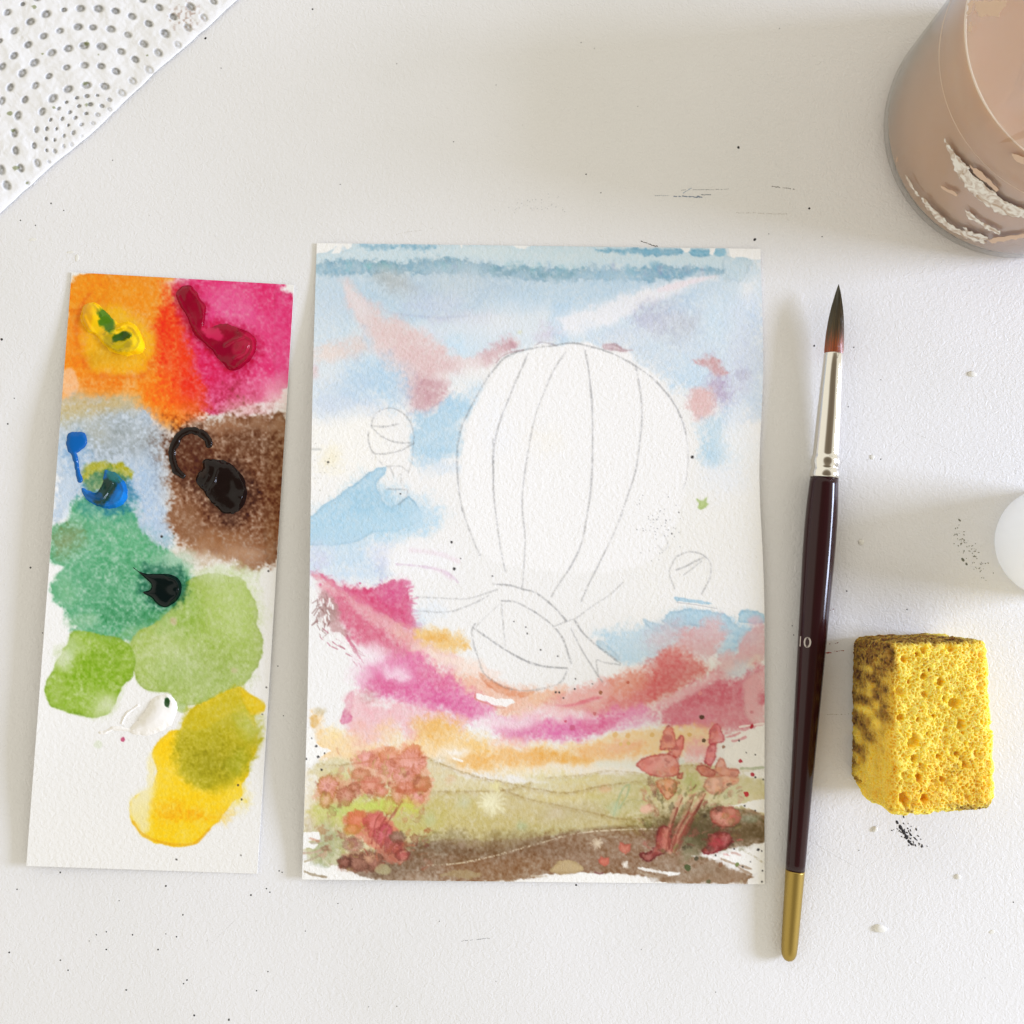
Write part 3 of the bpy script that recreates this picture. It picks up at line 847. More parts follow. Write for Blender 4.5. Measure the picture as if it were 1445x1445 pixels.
for x, y, r, c, rim, ry in [(516, 1072, 13, PK, (212, 140, 120), 11), (534, 1074, 14, CO, (206, 128, 90), 12), (552, 1068, 15, CO, (206, 122, 66), 14), (584, 1062, 13, CO, (214, 128, 62), 12), (580, 1078, 22, PK, (206, 120, 84), 19),
                            (548, 1084, 16, PK, (200, 120, 88), 13), (570, 1094, 16, PK, (196, 112, 78), 15), (596, 1104, 14, (206, 136, 96), (168, 96, 44), 12), (510, 1092, 14, (214, 150, 118), (180, 108, 66), 9), (524, 1106, 14, CO, (184, 100, 64), 13),
                            (536, 1118, 9, CO, (190, 100, 64), 10), (462, 1112, 15, PK, (186, 112, 52), 18), (460, 1128, 9, (222, 182, 140), (176, 120, 50), 12), (488, 1122, 13, (204, 142, 118), (158, 82, 50), 14), (500, 1112, 8, (196, 126, 96), (150, 80, 50), 7),
                            (562, 1124, 10, (224, 170, 138), (180, 104, 54), 14), (548, 1136, 8, (222, 176, 132), (176, 110, 48), 13), (588, 1126, 12, PK, (196, 110, 70), 11), (574, 1112, 14, CO, (186, 98, 56), 9),
                            (506, 1156, 17, (220, 118, 84), (196, 110, 50), 13), (498, 1170, 12, (212, 132, 70), (180, 120, 46), 8), (530, 1164, 16, RD, (180, 70, 66), 18), (544, 1178, 14, (210, 100, 112), (160, 56, 62), 16), (556, 1194, 14, (196, 92, 90), (130, 56, 48), 13),
                            (566, 1208, 11, (180, 78, 72), (112, 50, 42), 8), (498, 1194, 15, (196, 154, 136), (140, 100, 74), 11), (508, 1216, 20, BN, (92, 52, 40), 12), (528, 1218, 14, (168, 104, 84), (96, 56, 40), 13), (488, 1218, 10, (134, 76, 58), (84, 44, 36), 9), (560, 1182, 12, (150, 116, 96), (112, 84, 56), 8)]:
    bloom(x + rngp.uniform(-2, 2), y + rngp.uniform(-2, 2), r * 1.08, c, tuple(0.95 * np.array(rim)), 0.60, ry * 1.08)
B(560, 1184, 12, 7, (150, 106, 92), 0.4)
S([(498, 1078), (540, 1072), (600, 1069)], 1.2, (196, 120, 90), 0.6, soft=1.4, warp=1.5)
S([(500, 1104), (530, 1103)], 1.6, (196, 110, 84), 0.6, soft=1.4, warp=1.5)
S([(560, 1116), (600, 1115)], 2, (188, 104, 70), 0.6, soft=1.4, warp=1.5)
for pts in [[(556, 1150), (568, 1130)], [(530, 1198), (536, 1170), (546, 1150)], [(538, 1196), (546, 1175)], [(524, 1190), (530, 1160), (536, 1150)], [(545, 1164), (560, 1140)], [(520, 1215), (518, 1204), (514, 1198)]]:
    S(pts, 1.2, (150, 60, 50), 0.55, soft=1.2, warp=1.5)
B(535, 1140, 14, 7, (194, 206, 96), 0.75)
B(478, 1140, 10, 8, (180, 200, 120), 0.7)
B(575, 1140, 14, 9, (200, 198, 86), 0.7)
W([(530, 1228), (540, 1218), (552, 1226), (548, 1234), (536, 1234)], (186, 178, 134), 0.7, soft=2, warp=3)
W([(620, 1236), (632, 1230), (650, 1228), (680, 1232), (670, 1238), (640, 1238)], (178, 160, 116), 0.55, soft=2, warp=4, ws=6)
# flowers, right
FR = [([(932, 1057), (934, 1040), (939, 1028), (944, 1024), (949, 1027), (953, 1040), (955, 1052), (950, 1058), (942, 1057)], (222, 126, 122)),
      ([(956, 1043), (965, 1038), (964, 1056), (957, 1070), (944, 1068), (944, 1061), (952, 1057)], (222, 124, 120)),
      ([(899, 1080), (906, 1071), (920, 1067), (938, 1064), (952, 1066), (958, 1078), (957, 1092), (948, 1096), (930, 1097), (912, 1091)], (224, 132, 126)),
      ([(957, 1092), (964, 1091), (962, 1098), (956, 1098)], (206, 120, 104)),
      ([(1000, 1044), (1003, 1030), (1010, 1021), (1016, 1024), (1021, 1038), (1021, 1046), (1012, 1049), (1003, 1050)], (220, 112, 122)),
      ([(996, 1062), (1003, 1050), (1011, 1052), (1009, 1070), (1003, 1081), (995, 1076)], (220, 112, 124)),
      ([(982, 1084), (990, 1078), (1002, 1084), (1010, 1090), (1004, 1098), (990, 1093)], (206, 116, 104)),
      ([(1009, 1088), (1012, 1074), (1018, 1069), (1023, 1076), (1026, 1084), (1040, 1086), (1044, 1090), (1038, 1097), (1020, 1096)], (222, 150, 134)),
      ([(996, 1100), (1010, 1094), (1038, 1096), (1042, 1104), (1028, 1110), (1016, 1120), (1004, 1120), (994, 1112)], (230, 174, 152)),
      ([(926, 1104), (940, 1098), (950, 1100), (956, 1106), (954, 1118), (942, 1128), (934, 1118)], (222, 148, 112)),
            ([(928, 1170), (942, 1166), (948, 1178), (946, 1200), (930, 1206), (916, 1216), (906, 1212), (904, 1204), (918, 1202), (926, 1190)], (140, 48, 46)),
      ([(1002, 1146), (1014, 1138), (1036, 1140), (1046, 1152), (1038, 1164), (1020, 1168), (1006, 1160)], (204, 116, 98)),
      ([(1000, 1180), (1016, 1174), (1030, 1176), (1034, 1188), (1024, 1196), (1006, 1204), (996, 1206), (990, 1200), (1000, 1192)], (150, 48, 50))]
B(985, 1170, 56, 24, (84, 68, 40), 0.65)
B(1050, 1175, 30, 10, (96, 76, 44), 0.6)
B(940, 1180, 30, 14, (112, 74, 52), 0.5)
for q, c in FR:
    petal(q, c, 0.68)
for pts, w_ in [([(946, 1202), (956, 1172), (968, 1146), (976, 1124)], 3.2), ([(950, 1200), (966, 1166), (984, 1136), (992, 1120)], 3.6), ([(942, 1196), (944, 1170), (952, 1146), (960, 1126)], 3.0), ([(936, 1200), (938, 1186), (940, 1172)], 4.0)]:
    S(pts, w_, (212, 152, 128), 0.6, soft=2.4, warp=3.2, ws=6, gran=0.4)
    S([(x + w_, y) for x, y in pts], 0.9, (140, 70, 48), 0.6, soft=1.1, warp=1.2)
B(938, 1184, 8, 12, (188, 100, 88), 0.6)
B(1010, 1190, 12, 6, (176, 66, 70), 0.7)
for pts in [[(948, 1200), (958, 1170), (972, 1146)], [(952, 1202), (968, 1166), (984, 1140)], [(944, 1198), (944, 1180), (950, 1160), (956, 1140)], [(958, 1196), (976, 1160), (990, 1130)]]:
    S(pts, 1.4, (130, 54, 44), 0.65, soft=1.3, warp=1.5)
B(975, 1105, 14, 10, (176, 182, 110), 0.7)
B(980, 1185, 14, 16, (84, 78, 46), 0.7)
B(970, 1200, 10, 14, (140, 140, 108), 0.6)
B(914, 1141, 9, 7, (236, 188, 168), 0.85, soft=3)
S([(866, 1150), (872, 1130), (880, 1112), (888, 1108), (884, 1124), (874, 1140)], 1.2, (160, 178, 138), 0.6, soft=1.2, warp=1)
PEN([(876, 1140), (890, 1128), (905, 1130), (916, 1124)], 0.5, 0.8, (110, 112, 80))
B(868, 1145, 7, 10, (190, 202, 168), 0.6)
# leafy clutter: veins and touches of pigment fanning out of both plants
for (bx, by), (x0, x1, y0, y1), pal, n_ in [((948, 1206), (905, 1046, 1104, 1206), [(112, 58, 44), (156, 84, 66), (98, 92, 50), (206, 128, 112), (66, 54, 34), (196, 96, 92), (150, 140, 84)], 150),
                                            ((532, 1226), (448, 604, 1064, 1226), [(178, 96, 58), (214, 140, 118), (186, 176, 92), (160, 80, 60), (226, 170, 150), (142, 66, 52), (206, 120, 84)], 190)]:
    for k in range(n_):
        x, y = rngp.uniform(x0, x1), rngp.uniform(y0, y1)
        dx, dy = x - bx, y - by
        l_ = math.hypot(dx, dy) + 1e-6
        ln = rngp.uniform(4, 13)
        a_ = math.atan2(dy, dx) + rngp.normal(0, 0.35)
        c = pal[rngp.integers(len(pal))]
        if rngp.uniform() < 0.55:
            S([(x, y), (x + 0.5 * ln * math.cos(a_) + rngp.normal(0, 1), y + 0.5 * ln * math.sin(a_)), (x + ln * math.cos(a_ + 0.2), y + ln * math.sin(a_ + 0.2))], rngp.uniform(0.5, 1.5), c, rngp.uniform(0.2, 0.5), soft=1.4, warp=1.6, ws=4, gran=0.2)
        else:
            r = rngp.uniform(2.5, 8)
            B(x, y, r, r * rngp.uniform(0.4, 0.8), c, rngp.uniform(0.12, 0.38), soft=2.2, warp=r * 0.7, ws=4, rot=math.degrees(a_), gran=0.3, edge=0.25)
# star splashes and light blooms
for cx, cy, r, c in [(694, 1133, 20, (232, 226, 190)), (843, 1190, 9, (214, 196, 170)), (882, 1220, 5, (232, 224, 212)), (700, 1110, 9, (224, 214, 160)), (520, 1212, 8, (196, 150, 120))]:
    B(cx, cy, r * 0.5, r * 0.5, c, 0.9, soft=r * 0.35)
    for k in range(16):
        a_ = k / 16 * 2 * math.pi + rngp.uniform(-0.15, 0.15); rr = r * rngp.uniform(0.7, 1.1)
        S([(cx, cy), (cx + rr * math.cos(a_), cy + rr * math.sin(a_))], max(0.7, r * 0.06), c, 0.75, soft=r * 0.07 + 0.6, warp=1.2, ws=5, smooth=False)
W([(777, 1229), (782, 1220), (792, 1215), (806, 1214), (818, 1219), (824, 1228), (810, 1232), (790, 1233)], (198, 176, 132), 0.8, soft=1.4, warp=2, ws=5, edge=0.3, gran=0.4)
for cx, cy, r, c in [(881, 1197, 9, (206, 124, 104)), (852, 1215, 8, (204, 118, 98))]:
    W([(cx + r * (1 + 0.3 * math.sin(k * 2.5)) * math.cos(k / 9 * 6.283), cy + 0.8 * r * (1 + 0.3 * math.cos(k * 3.1)) * math.sin(k / 9 * 6.283)) for k in range(9)], c, 0.9, soft=1.2, warp=2, ws=4, edge=0.7, smooth=False)
# green star and small stains
W([(983, 704), (992, 706), (998, 701), (997, 709), (999, 712), (991, 718), (985, 717), (986, 710)], (176, 196, 120), 0.85, soft=1.5, warp=1.5, ws=4, edge=0.4)
B(733, 469, 3, 3, (214, 214, 176), 0.6)
B(468, 645, 14, 16, (238, 230, 204), 0.7)
S([(441, 634), (452, 634)], 1.5, (170, 172, 168), 0.5, soft=1.5)
# pencil drawing
PEN([(699, 519), (711, 506), (729, 497), (745, 493), (760, 490), (780, 488), (809, 484), (844, 492), (862, 498), (877, 505), (896, 516), (919, 532), (938, 552), (952, 571), (963, 594), (968, 612)], 0.75, 1.25)
PEN([(968, 612), (971, 641), (969, 673), (964, 690)], 0.35)
PEN([(699, 519), (686, 536), (672, 560), (656, 592), (649, 610), (645, 640), (646, 674), (650, 708), (657, 733), (670, 768), (677, 783)], 0.72, 1.2)
PEN([(745, 499), (736, 520), (727, 540), (717, 565), (704, 599), (697, 633), (696, 663), (697, 702), (701, 734), (705, 766), (713, 806)], 0.62, 1.2)
PEN([(696, 620), (696, 690)], 0.5, 1.3)
PEN([(798, 497), (781, 523), (766, 558), (757, 582), (750, 610), (743, 651), (738, 688), (737, 720), (741, 761), (738, 818), (736, 831)], 0.55, 1.1)
PEN([(826, 495), (831, 525), (834, 554), (836, 586), (836, 641), (834, 688), (829, 723), (821, 765), (806, 798), (790, 822), (778, 842)], 0.68, 1.25)
PEN([(897, 516), (903, 549), (906, 584), (903, 622), (897, 664), (886, 699), (872, 739), (858, 770), (844, 798), (830, 826), (820, 849)], 0.62, 1.2)
PEN([(879, 822), (861, 839), (835, 856), (811, 874)], 0.5)
PEN([(696, 824), (720, 826), (736, 831), (755, 836), (773, 849), (787, 862), (799, 876)], 0.78, 1.2)
PEN([(782, 884), (799, 877), (811, 873)], 0.5)
PEN([(708, 848), (725, 849), (745, 858), (764, 870), (782, 885), (795, 903), (806, 936)], 0.78, 1.25)
PEN([(708, 850), (690, 866), (672, 884)], 0.3)
PEN([(668, 886), (681, 895), (704, 911), (727, 925), (750, 936), (773, 941), (800, 943)], 0.85, 1.35)
PEN([(671, 880), (666, 890), (669, 911), (675, 929), (683, 950), (704, 966), (729, 974), (752, 974), (773, 970), (792, 962), (801, 945)], 0.6, 1.2)
PEN([(708, 852), (710, 881), (713, 913)], 0.5, 1.1)
PEN([(588, 842), (624, 844), (658, 845), (681, 839), (702, 832)], 0.5, 1.0)
PEN([(594, 862), (624, 864), (647, 860), (674, 849), (690, 840)], 0.5, 1.0)
PEN([(811, 875), (821, 891), (837, 907), (854, 920), (875, 936)], 0.75, 1.25)
PEN([(806, 887), (816, 908), (830, 932), (842, 951), (850, 962)], 0.7, 1.1)
PEN([(844, 951), (842, 932), (853, 935), (875, 938)], 0.6, 1.1)
PEN([(524, 601), (528, 587), (540, 578), (553, 576), (567, 582), (578, 594), (584, 613), (583, 626)], 0.62, 1.0)
PEN([(583, 626), (581, 650), (576, 668)], 0.35)
PEN([(525, 601), (544, 602), (562, 598)], 0.75, 1.1)
PEN([(525, 603), (537, 615), (558, 624), (583, 625)], 0.7, 1.1)
PEN([(520, 608), (520, 622), (527, 639), (546, 640), (567, 635), (583, 626)], 0.68, 1.1)
PEN([(530, 645), (540, 656)], 0.4)
PEN([(546, 658), (565, 658), (576, 666)], 0.45)
PEN([(551, 660), (556, 672)], 0.5)
PEN([(566, 670), (566, 684)], 0.5)
PEN([(546, 690), (575, 691)], 0.65, 1.0)
PEN([(575, 692), (573, 702), (562, 712)], 0.5, 0.8)
PEN([(952, 831), (945, 812), (946, 801), (955, 786), (971, 779), (990, 782), (1002, 794), (1003, 810), (998, 824), (990, 838)], 0.6, 1.1)
PEN([(955, 804), (968, 799), (981, 792), (994, 786)], 0.6, 1.2)
PEN([(965, 811), (976, 803), (990, 792)], 0.5, 1.0)
PEN([(935, 752), (943, 768), (936, 777), (929, 770)], 0.3)
# spatter
for x, y, r in [(637, 765, 1.7), (641, 803, 2.0), (650, 788, 1.0), (695, 813, 1.0), (977, 645, 2.0), (565, 697, 1.2), (463, 652, 1.6), (787, 926, 1.2), (784, 977, 1.6), (789, 977, 1.4), (811, 972, 1.3), (795, 985, 1.4),
                (812, 958, 1.0), (836, 965, 1.0), (763, 917, 1.2), (744, 894, 1.0), (725, 877, 0.9), (742, 885, 0.9), (446, 1053, 1.8), (449, 1068, 2.0), (454, 1086, 1.6), (458, 1063, 1.2), (440, 1042, 1.0), (432, 1071, 1.6),
                (1043, 1045, 1.3), (1053, 1062, 1.0), (1066, 1065, 1.0), (1066, 1097, 1.5), (1077, 1100, 1.3), (1051, 1137, 1.5), (1066, 1144, 1.2), (1070, 1199, 2.0), (1075, 1201, 1.2), (1036, 1198, 1.2), (1010, 1207, 1.3),
                (1048, 1223, 1.3), (1076, 1229, 1.3), (1059, 1216, 1.0), (1075, 1244, 1.3), (958, 723, 0.9), (948, 753, 0.9)]:
    cv.dot(x, y, r, (44, 40, 40), 0.9)
for x, y, r, c in [(990, 1012, 3.4, (70, 52, 34)), (993, 1045, 2.8, (84, 64, 44)), (848, 977, 2.9, (150, 92, 60)), (839, 1007, 2.8, (196, 108, 110)), (808, 1027, 4.0, (200, 96, 130)), (798, 1018, 2, (204, 84, 110)), (886, 963, 2, (186, 92, 70)),
                   (1061, 1025, 3.2, (168, 22, 36)), (1045, 1074, 2.8, (176, 34, 50)), (1062, 1093, 2.8, (176, 34, 50)), (1053, 1121, 3.6, (186, 30, 42)), (1021, 1054, 2.2, (150, 110, 90)), (868, 1037, 4, (226, 184, 122)),
                   (886, 1038, 4, (226, 182, 118)), (887, 1049, 2.6, (216, 184, 112)), (876, 1050, 2.6, (224, 190, 120)), (920, 1037, 3.5, (220, 180, 112)), (973, 1037, 3, (218, 178, 112)),
                   (970, 1224, 5, (70, 84, 44)), (1040, 1220, 3.2, (110, 128, 70)), (1013, 1228, 4, (134, 106, 80)), (1017, 1220, 4.4, (130, 92, 64)), (1000, 1244, 3, (90, 92, 60)), (983, 1211, 3, (70, 66, 46)), (1046, 1244, 3, (176, 156, 130)),
                   (988, 978, 3.5, (226, 150, 150)), (452, 825, 2, (220, 120, 150)), (508, 823, 1.4, (206, 90, 130))]:
    cv.dot(x, y, r, c, 0.85)
for k in range(60):      # graphite crumbs
    x = 930 + rngp.normal(0, 16); y = 745 + rngp.normal(0, 22)
    cv.dot(x, y, rngp.uniform(0.5, 0.9), (120, 120, 122), 0.6)
for k in range(26):
    cv.dot(455 + rngp.normal(0, 14), 660 + rngp.normal(0, 22), rngp.uniform(0.5, 0.8), (150, 146, 130), 0.6)

cv.img += 0.006 * cv.grain[..., None]
# buckled sheet: the left edge stands off the table
PT = 0.00042
prof = sstep(0.02, 0.34, V_) * (1 - 0.65 * sstep(0.80, 1.0, V_))
lift = 0.0056 * prof * (1 - U_) ** 2.2 + 0.0009 * np.sin(V_ * math.pi) ** 2 * U_ ** 4 + 0.00025 * (1 + np.sin(U_ * 5 + V_ * 4)) * np.sin(V_ * math.pi)
Z = 0.0003 + PT + lift
m_paper, nt, b = mat('painted_watercolour_paper', rough=0.85, attr=True)
b.inputs['Specular IOR Level'].default_value = 0.25
add_bump(nt, b, [(850, 0.2, 3.0, 0.00024), (1900, 0.0, 2.0, 0.00008)])
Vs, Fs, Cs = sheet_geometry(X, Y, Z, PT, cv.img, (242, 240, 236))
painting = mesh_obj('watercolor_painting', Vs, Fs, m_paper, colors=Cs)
tag(painting, 'unfinished watercolor sheet with pencilled hot air balloon, blue sky and pink clouds', 'painting')
#PAINT_END

# ------------------------------------------------------------------ the palette card
#CARD_BEGIN
CC = [(101, 384), (415, 402), (363, 1233), (37, 1222)]
nr, nc = int(845 / STEP), int(325 / STEP)
V_, U_ = np.meshgrid(np.linspace(0, 1, nr), np.linspace(0, 1, nc), indexing='ij')
X, Y = bilinear(CC, U_, V_)
cd = Canvas(X, Y, (235, 233, 229), 77)
cd.feather = 0.28
W, B, S = cd.wash, cd.blob, cd.stroke
# orange, red and pink
W([(97, 404), (104, 400), (113, 388), (200, 386), (245, 388), (252, 396), (262, 420), (275, 470), (290, 540), (280, 580), (245, 608), (225, 598), (200, 580), (150, 570), (90, 572), (80, 540), (94, 460)],
  (236, 142, 26), 0.97, soft=4, warp=3, ws=12, gran=0.25)
W([(96, 404), (106, 400), (114, 388), (150, 386), (150, 420), (96, 440)], (238, 148, 20), 0.9, soft=1.5, warp=3, ws=7, edge=0.3)
W([(256, 392), (388, 396), (396, 410), (406, 415), (413, 424), (411, 500), (410, 534), (398, 548), (392, 562), (350, 572), (300, 585), (262, 560), (250, 500), (246, 430)],
  (222, 56, 116), 0.96, soft=4, warp=4, ws=14, gran=0.45)
W([(388, 396), (392, 408), (404, 414), (414, 424), (411, 534), (398, 548), (388, 540), (386, 440)], (219, 64, 122), 0.8, soft=1.5, warp=3, ws=7, edge=0.35)
B(252, 400, 14, 7, (238, 214, 212), 0.85)
B(340, 440, 40, 24, (228, 106, 158), 0.7, gran=0.6)
B(310, 425, 26, 16, (226, 84, 140), 0.5, gran=0.6)
B(375, 430, 10, 16, (216, 32, 96), 0.6)
B(385, 470, 18, 40, (224, 84, 136), 0.5, gran=0.5)
B(290, 520, 30, 40, (214, 40, 92), 0.65, gran=0.4)
B(350, 545, 40, 18, (224, 84, 132), 0.6, gran=0.5)
B(390, 560, 22, 20, (236, 200, 200), 0.7)
B(345, 578, 40, 12, (226, 160, 166), 0.7)
W([(232, 405), (250, 410), (262, 460), (268, 520), (290, 560), (270, 590), (240, 580), (222, 520), (224, 440)], (236, 82, 28), 0.9, soft=10, warp=8, ws=16, gran=0.4)
B(235, 470, 14, 40, (234, 74, 26), 0.5)
B(262, 560, 20, 30, (228, 50, 50), 0.6)
B(240, 580, 26, 26, (242, 124, 26), 0.85, gran=0.3)
B(225, 545, 22, 20, (240, 112, 26), 0.5)
B(160, 410, 40, 14, (236, 150, 18), 0.7)
B(190, 430, 30, 16, (238, 156, 36), 0.5)
# ring of stained orange round the yellow dab
S([(128, 415), (116, 430), (108, 460), (112, 490), (122, 515), (140, 530), (170, 532), (200, 530), (215, 515)], 3.5, (222, 104, 20), 0.55, soft=4, warp=4, ws=8)
W([(118, 440), (140, 425), (180, 440), (210, 470), (215, 500), (200, 522), (165, 528), (135, 515), (118, 480)], (238, 182, 30), 0.9, soft=8, warp=5, ws=12, gran=0.3)
B(150, 505, 26, 14, (214, 160, 24), 0.7)
B(160, 520, 40, 9, (240, 176, 40), 0.5)
B(140, 545, 40, 16, (230, 128, 34), 0.6, gran=0.3)
B(98, 540, 13, 20, (239, 184, 134), 0.9, soft=3, warp=4)
B(88, 560, 8, 14, (236, 186, 140), 0.7)
# greys, blue
W([(82, 572), (130, 560), (200, 572), (225, 595), (240, 620), (244, 700), (236, 770), (200, 770), (150, 700), (90, 720), (74, 740), (76, 660)], (178, 192, 206), 0.95, soft=9, warp=6, ws=14, gran=0.5)
B(140, 575, 60, 14, (196, 172, 118), 0.85, gran=0.5)
B(105, 588, 28, 10, (190, 178, 138), 0.7, gran=0.5)
B(170, 615, 46, 24, (160, 166, 164), 0.7, gran=0.75)
B(120, 610, 30, 14, (176, 178, 166), 0.6, gran=0.6)
B(215, 630, 20, 26, (168, 174, 176), 0.6, gran=0.6)
B(95, 650, 18, 40, (190, 204, 216), 0.7, gran=0.3)
B(205, 690, 26, 36, (172, 194, 216), 0.8, gran=0.5)
B(220, 730, 16, 26, (180, 200, 222), 0.7, gran=0.4)
B(88, 710, 14, 30, (198, 212, 224), 0.6)
B(236, 660, 9, 60, (206, 206, 204), 0.7)
# brown
W([(252, 606), (300, 596), (360, 588), (406, 594), (404, 640), (400, 700), (396, 740), (392, 788), (380, 800), (350, 806), (320, 790), (270, 770), (242, 755), (240, 700), (244, 640)],
  (140, 92, 60), 0.97, soft=6, warp=5, ws=12, gran=0.6)
W([(380, 600), (405, 596), (397, 745), (390, 750), (391, 788), (378, 794), (372, 740)], (136, 90, 56), 0.8, soft=1.6, warp=3, ws=7, edge=0.4, gran=0.4)
B(325, 660, 70, 70, (104, 62, 36), 0.7, soft=45, gran=0.7)
B(350, 625, 50, 26, (100, 58, 32), 0.75, gran=0.7)
B(280, 650, 30, 30, (120, 72, 42), 0.6, gran=0.7)
B(340, 715, 50, 30, (112, 66, 38), 0.6, gran=0.6)
B(320, 700, 40, 36, (84, 46, 28), 0.55, soft=14, gran=0.5)
B(265, 635, 26, 34, (96, 54, 32), 0.5, gran=0.5)
B(300, 600, 40, 9, (170, 126, 96), 0.6, gran=0.5)
B(380, 600, 30, 9, (176, 140, 112), 0.5, gran=0.5)
B(300, 765, 50, 14, (160, 116, 82), 0.8, gran=0.6)
B(350, 785, 30, 14, (168, 122, 90), 0.7, gran=0.5)
B(262, 735, 18, 20, (152, 116, 88), 0.6, gran=0.5)
B(300, 785, 60, 14, (184, 148, 118), 0.6, gran=0.5)
B(285, 790, 30, 9, (210, 196, 176), 0.6)
# greens
W([(104, 706), (96, 735), (74, 744), (71, 790), (84, 800), (78, 814), (72, 832), (76, 848), (88, 856), (95, 872), (106, 884), (104, 892), (150, 905), (200, 900), (245, 868), (275, 830), (265, 800), (235, 775), (200, 750), (180, 715), (140, 700)],
  (96, 166, 122), 0.95, soft=4, warp=4, ws=12, gran=0.6)
B(150, 720, 40, 16, (90, 164, 134), 0.7, gran=0.6)
B(120, 715, 16, 10, (70, 146, 128), 0.6, gran=0.5)
B(180, 770, 40, 26, (96, 172, 124), 0.6, gran=0.5)
B(95, 765, 20, 18, (134, 150, 106), 0.8, gran=0.5)
B(160, 840, 40, 34, (78, 154, 106), 0.7, gran=0.6)
B(185, 870, 40, 12, (70, 144, 96), 0.6, gran=0.6)
B(90, 835, 14, 16, (124, 180, 136), 0.7)
B(205, 890, 40, 9, (150, 190, 140), 0.6)
B(120, 880, 20, 9, (150, 190, 150), 0.6)
B(255, 790, 26, 12, (196, 214, 196), 0.7)
B(250, 805, 24, 7, (150, 190, 160), 0.6)
W([(68, 804), (80, 798), (90, 800), (84, 808), (72, 812)], (234, 233, 230), 0.9, soft=2, warp=2)
W([(268, 818), (300, 810), (338, 816), (350, 832), (360, 850), (364, 880), (370, 900), (371, 918), (362, 944), (342, 968), (318, 982), (300, 988), (270, 996), (246, 990), (236, 978), (208, 974), (190, 954), (180, 920), (196, 892), (236, 866), (258, 840)],
  (172, 190, 108), 0.95, soft=1.6, warp=3.5, ws=14, edge=0.3, gran=0.3)
B(320, 810, 50, 9, (206, 214, 178), 0.75)
B(270, 860, 16, 30, (160, 188, 104), 0.7)
B(250, 880, 26, 14, (164, 190, 120), 0.6, gran=0.5)
B(280, 890, 30, 26, (158, 182, 84), 0.7)
B(330, 860, 30, 36, (182, 200, 120), 0.7)
B(290, 950, 60, 26, (164, 182, 104), 0.6)
B(240, 945, 30, 24, (170, 190, 114), 0.6)
B(245, 876, 5, 5, (206, 182, 156), 0.7, soft=2)
B(331, 946, 5, 4, (196, 180, 140), 0.6, soft=2)
W([(104, 890), (92, 912), (76, 940), (66, 962), (64, 980), (72, 996), (92, 1004), (112, 1010), (132, 1013), (156, 1004), (166, 985), (178, 962), (188, 955), (190, 925), (175, 905), (140, 895)],
  (150, 180, 66), 0.95, soft=1.5, warp=3, ws=12, edge=0.35, gran=0.4)
B(92, 928, 15, 16, (206, 214, 178), 0.9, soft=8)
B(112, 908, 10, 9, (184, 200, 140), 0.6)
B(130, 955, 34, 26, (132, 170, 36), 0.7, gran=0.4)
B(155, 920, 26, 16, (140, 172, 58), 0.6, gran=0.4)
B(152, 996, 16, 14, (210, 216, 180), 0.7)
B(78, 975, 10, 18, (164, 186, 96), 0.6)
B(100, 915, 6, 14, (190, 206, 160), 0.4)
W([(168, 1000), (178, 972), (188, 956), (196, 972), (206, 976), (234, 980), (246, 990), (256, 1000), (240, 1030), (180, 1034), (160, 1016)], (236, 234, 230), 0.97, soft=2, warp=4, ws=7)
W([(250, 992), (262, 994), (266, 1002), (256, 1006), (248, 1000)], (172, 192, 120), 0.8, soft=1.6, warp=2)
# yellow and olive
W([(268, 1002), (300, 986), (334, 969), (350, 978), (371, 992), (372, 1004), (358, 1008), (362, 1030), (362, 1060), (352, 1075), (349, 1096), (340, 1108), (341, 1124), (328, 1132), (316, 1148), (306, 1160), (290, 1178), (276, 1191), (258, 1195),
   (240, 1194), (210, 1186), (194, 1172), (184, 1154), (183, 1138), (190, 1122), (214, 1110), (220, 1085), (214, 1064), (224, 1044), (240, 1032), (256, 1026)],
  (243, 204, 26), 0.97, soft=1.6, warp=2.5, ws=10, edge=0.2, gran=0.12)
W([(183, 1140), (190, 1122), (216, 1112), (216, 1150), (206, 1178), (194, 1170)], (236, 226, 176), 0.85, soft=5, warp=3)
B(214, 1095, 6, 34, (240, 222, 140), 0.6)
W([(258, 1024), (268, 1003), (300, 987), (334, 971), (345, 985), (350, 1005), (361, 1020), (361, 1055), (350, 1082), (335, 1102), (300, 1112), (270, 1105), (250, 1090), (250, 1050)], (184, 172, 30), 0.93, soft=7, warp=4, ws=12, gran=0.3)
W([(258, 1024), (268, 1003), (300, 987), (334, 970), (350, 978), (360, 1000), (320, 1010), (280, 1030)], (206, 184, 28), 0.7, soft=3, warp=3)
B(298, 1072, 38, 24, (158, 150, 20), 0.75, gran=0.3)
B(350, 1020, 14, 22, (186, 190, 88), 0.7)
B(335, 1080, 14, 20, (170, 172, 50), 0.6)
W([(340, 972), (356, 982), (372, 992), (371, 1005), (354, 1006), (344, 990)], (226, 194, 26), 0.8, soft=2.5, warp=2, edge=0.2)
B(330, 1120, 16, 16, (240, 214, 80), 0.7)
B(240, 1146, 20, 14, (240, 178, 30), 0.6, gran=0.4)
B(275, 1150, 16, 10, (240, 176, 30), 0.6, gran=0.4)
B(310, 1150, 16, 9, (240, 190, 40), 0.5)
S([(188, 1160), (200, 1176), (222, 1187), (250, 1192), (276, 1189), (296, 1170)], 1.8, (226, 164, 14), 0.6, soft=1.6, warp=1)
W([(118, 660), (140, 652), (170, 654), (186, 664), (184, 676), (150, 690), (124, 692)], (172, 166, 36), 0.9, soft=4, warp=5, ws=9, gran=0.5)
cd.dot(173, 1043, 3.2, (176, 20, 70))
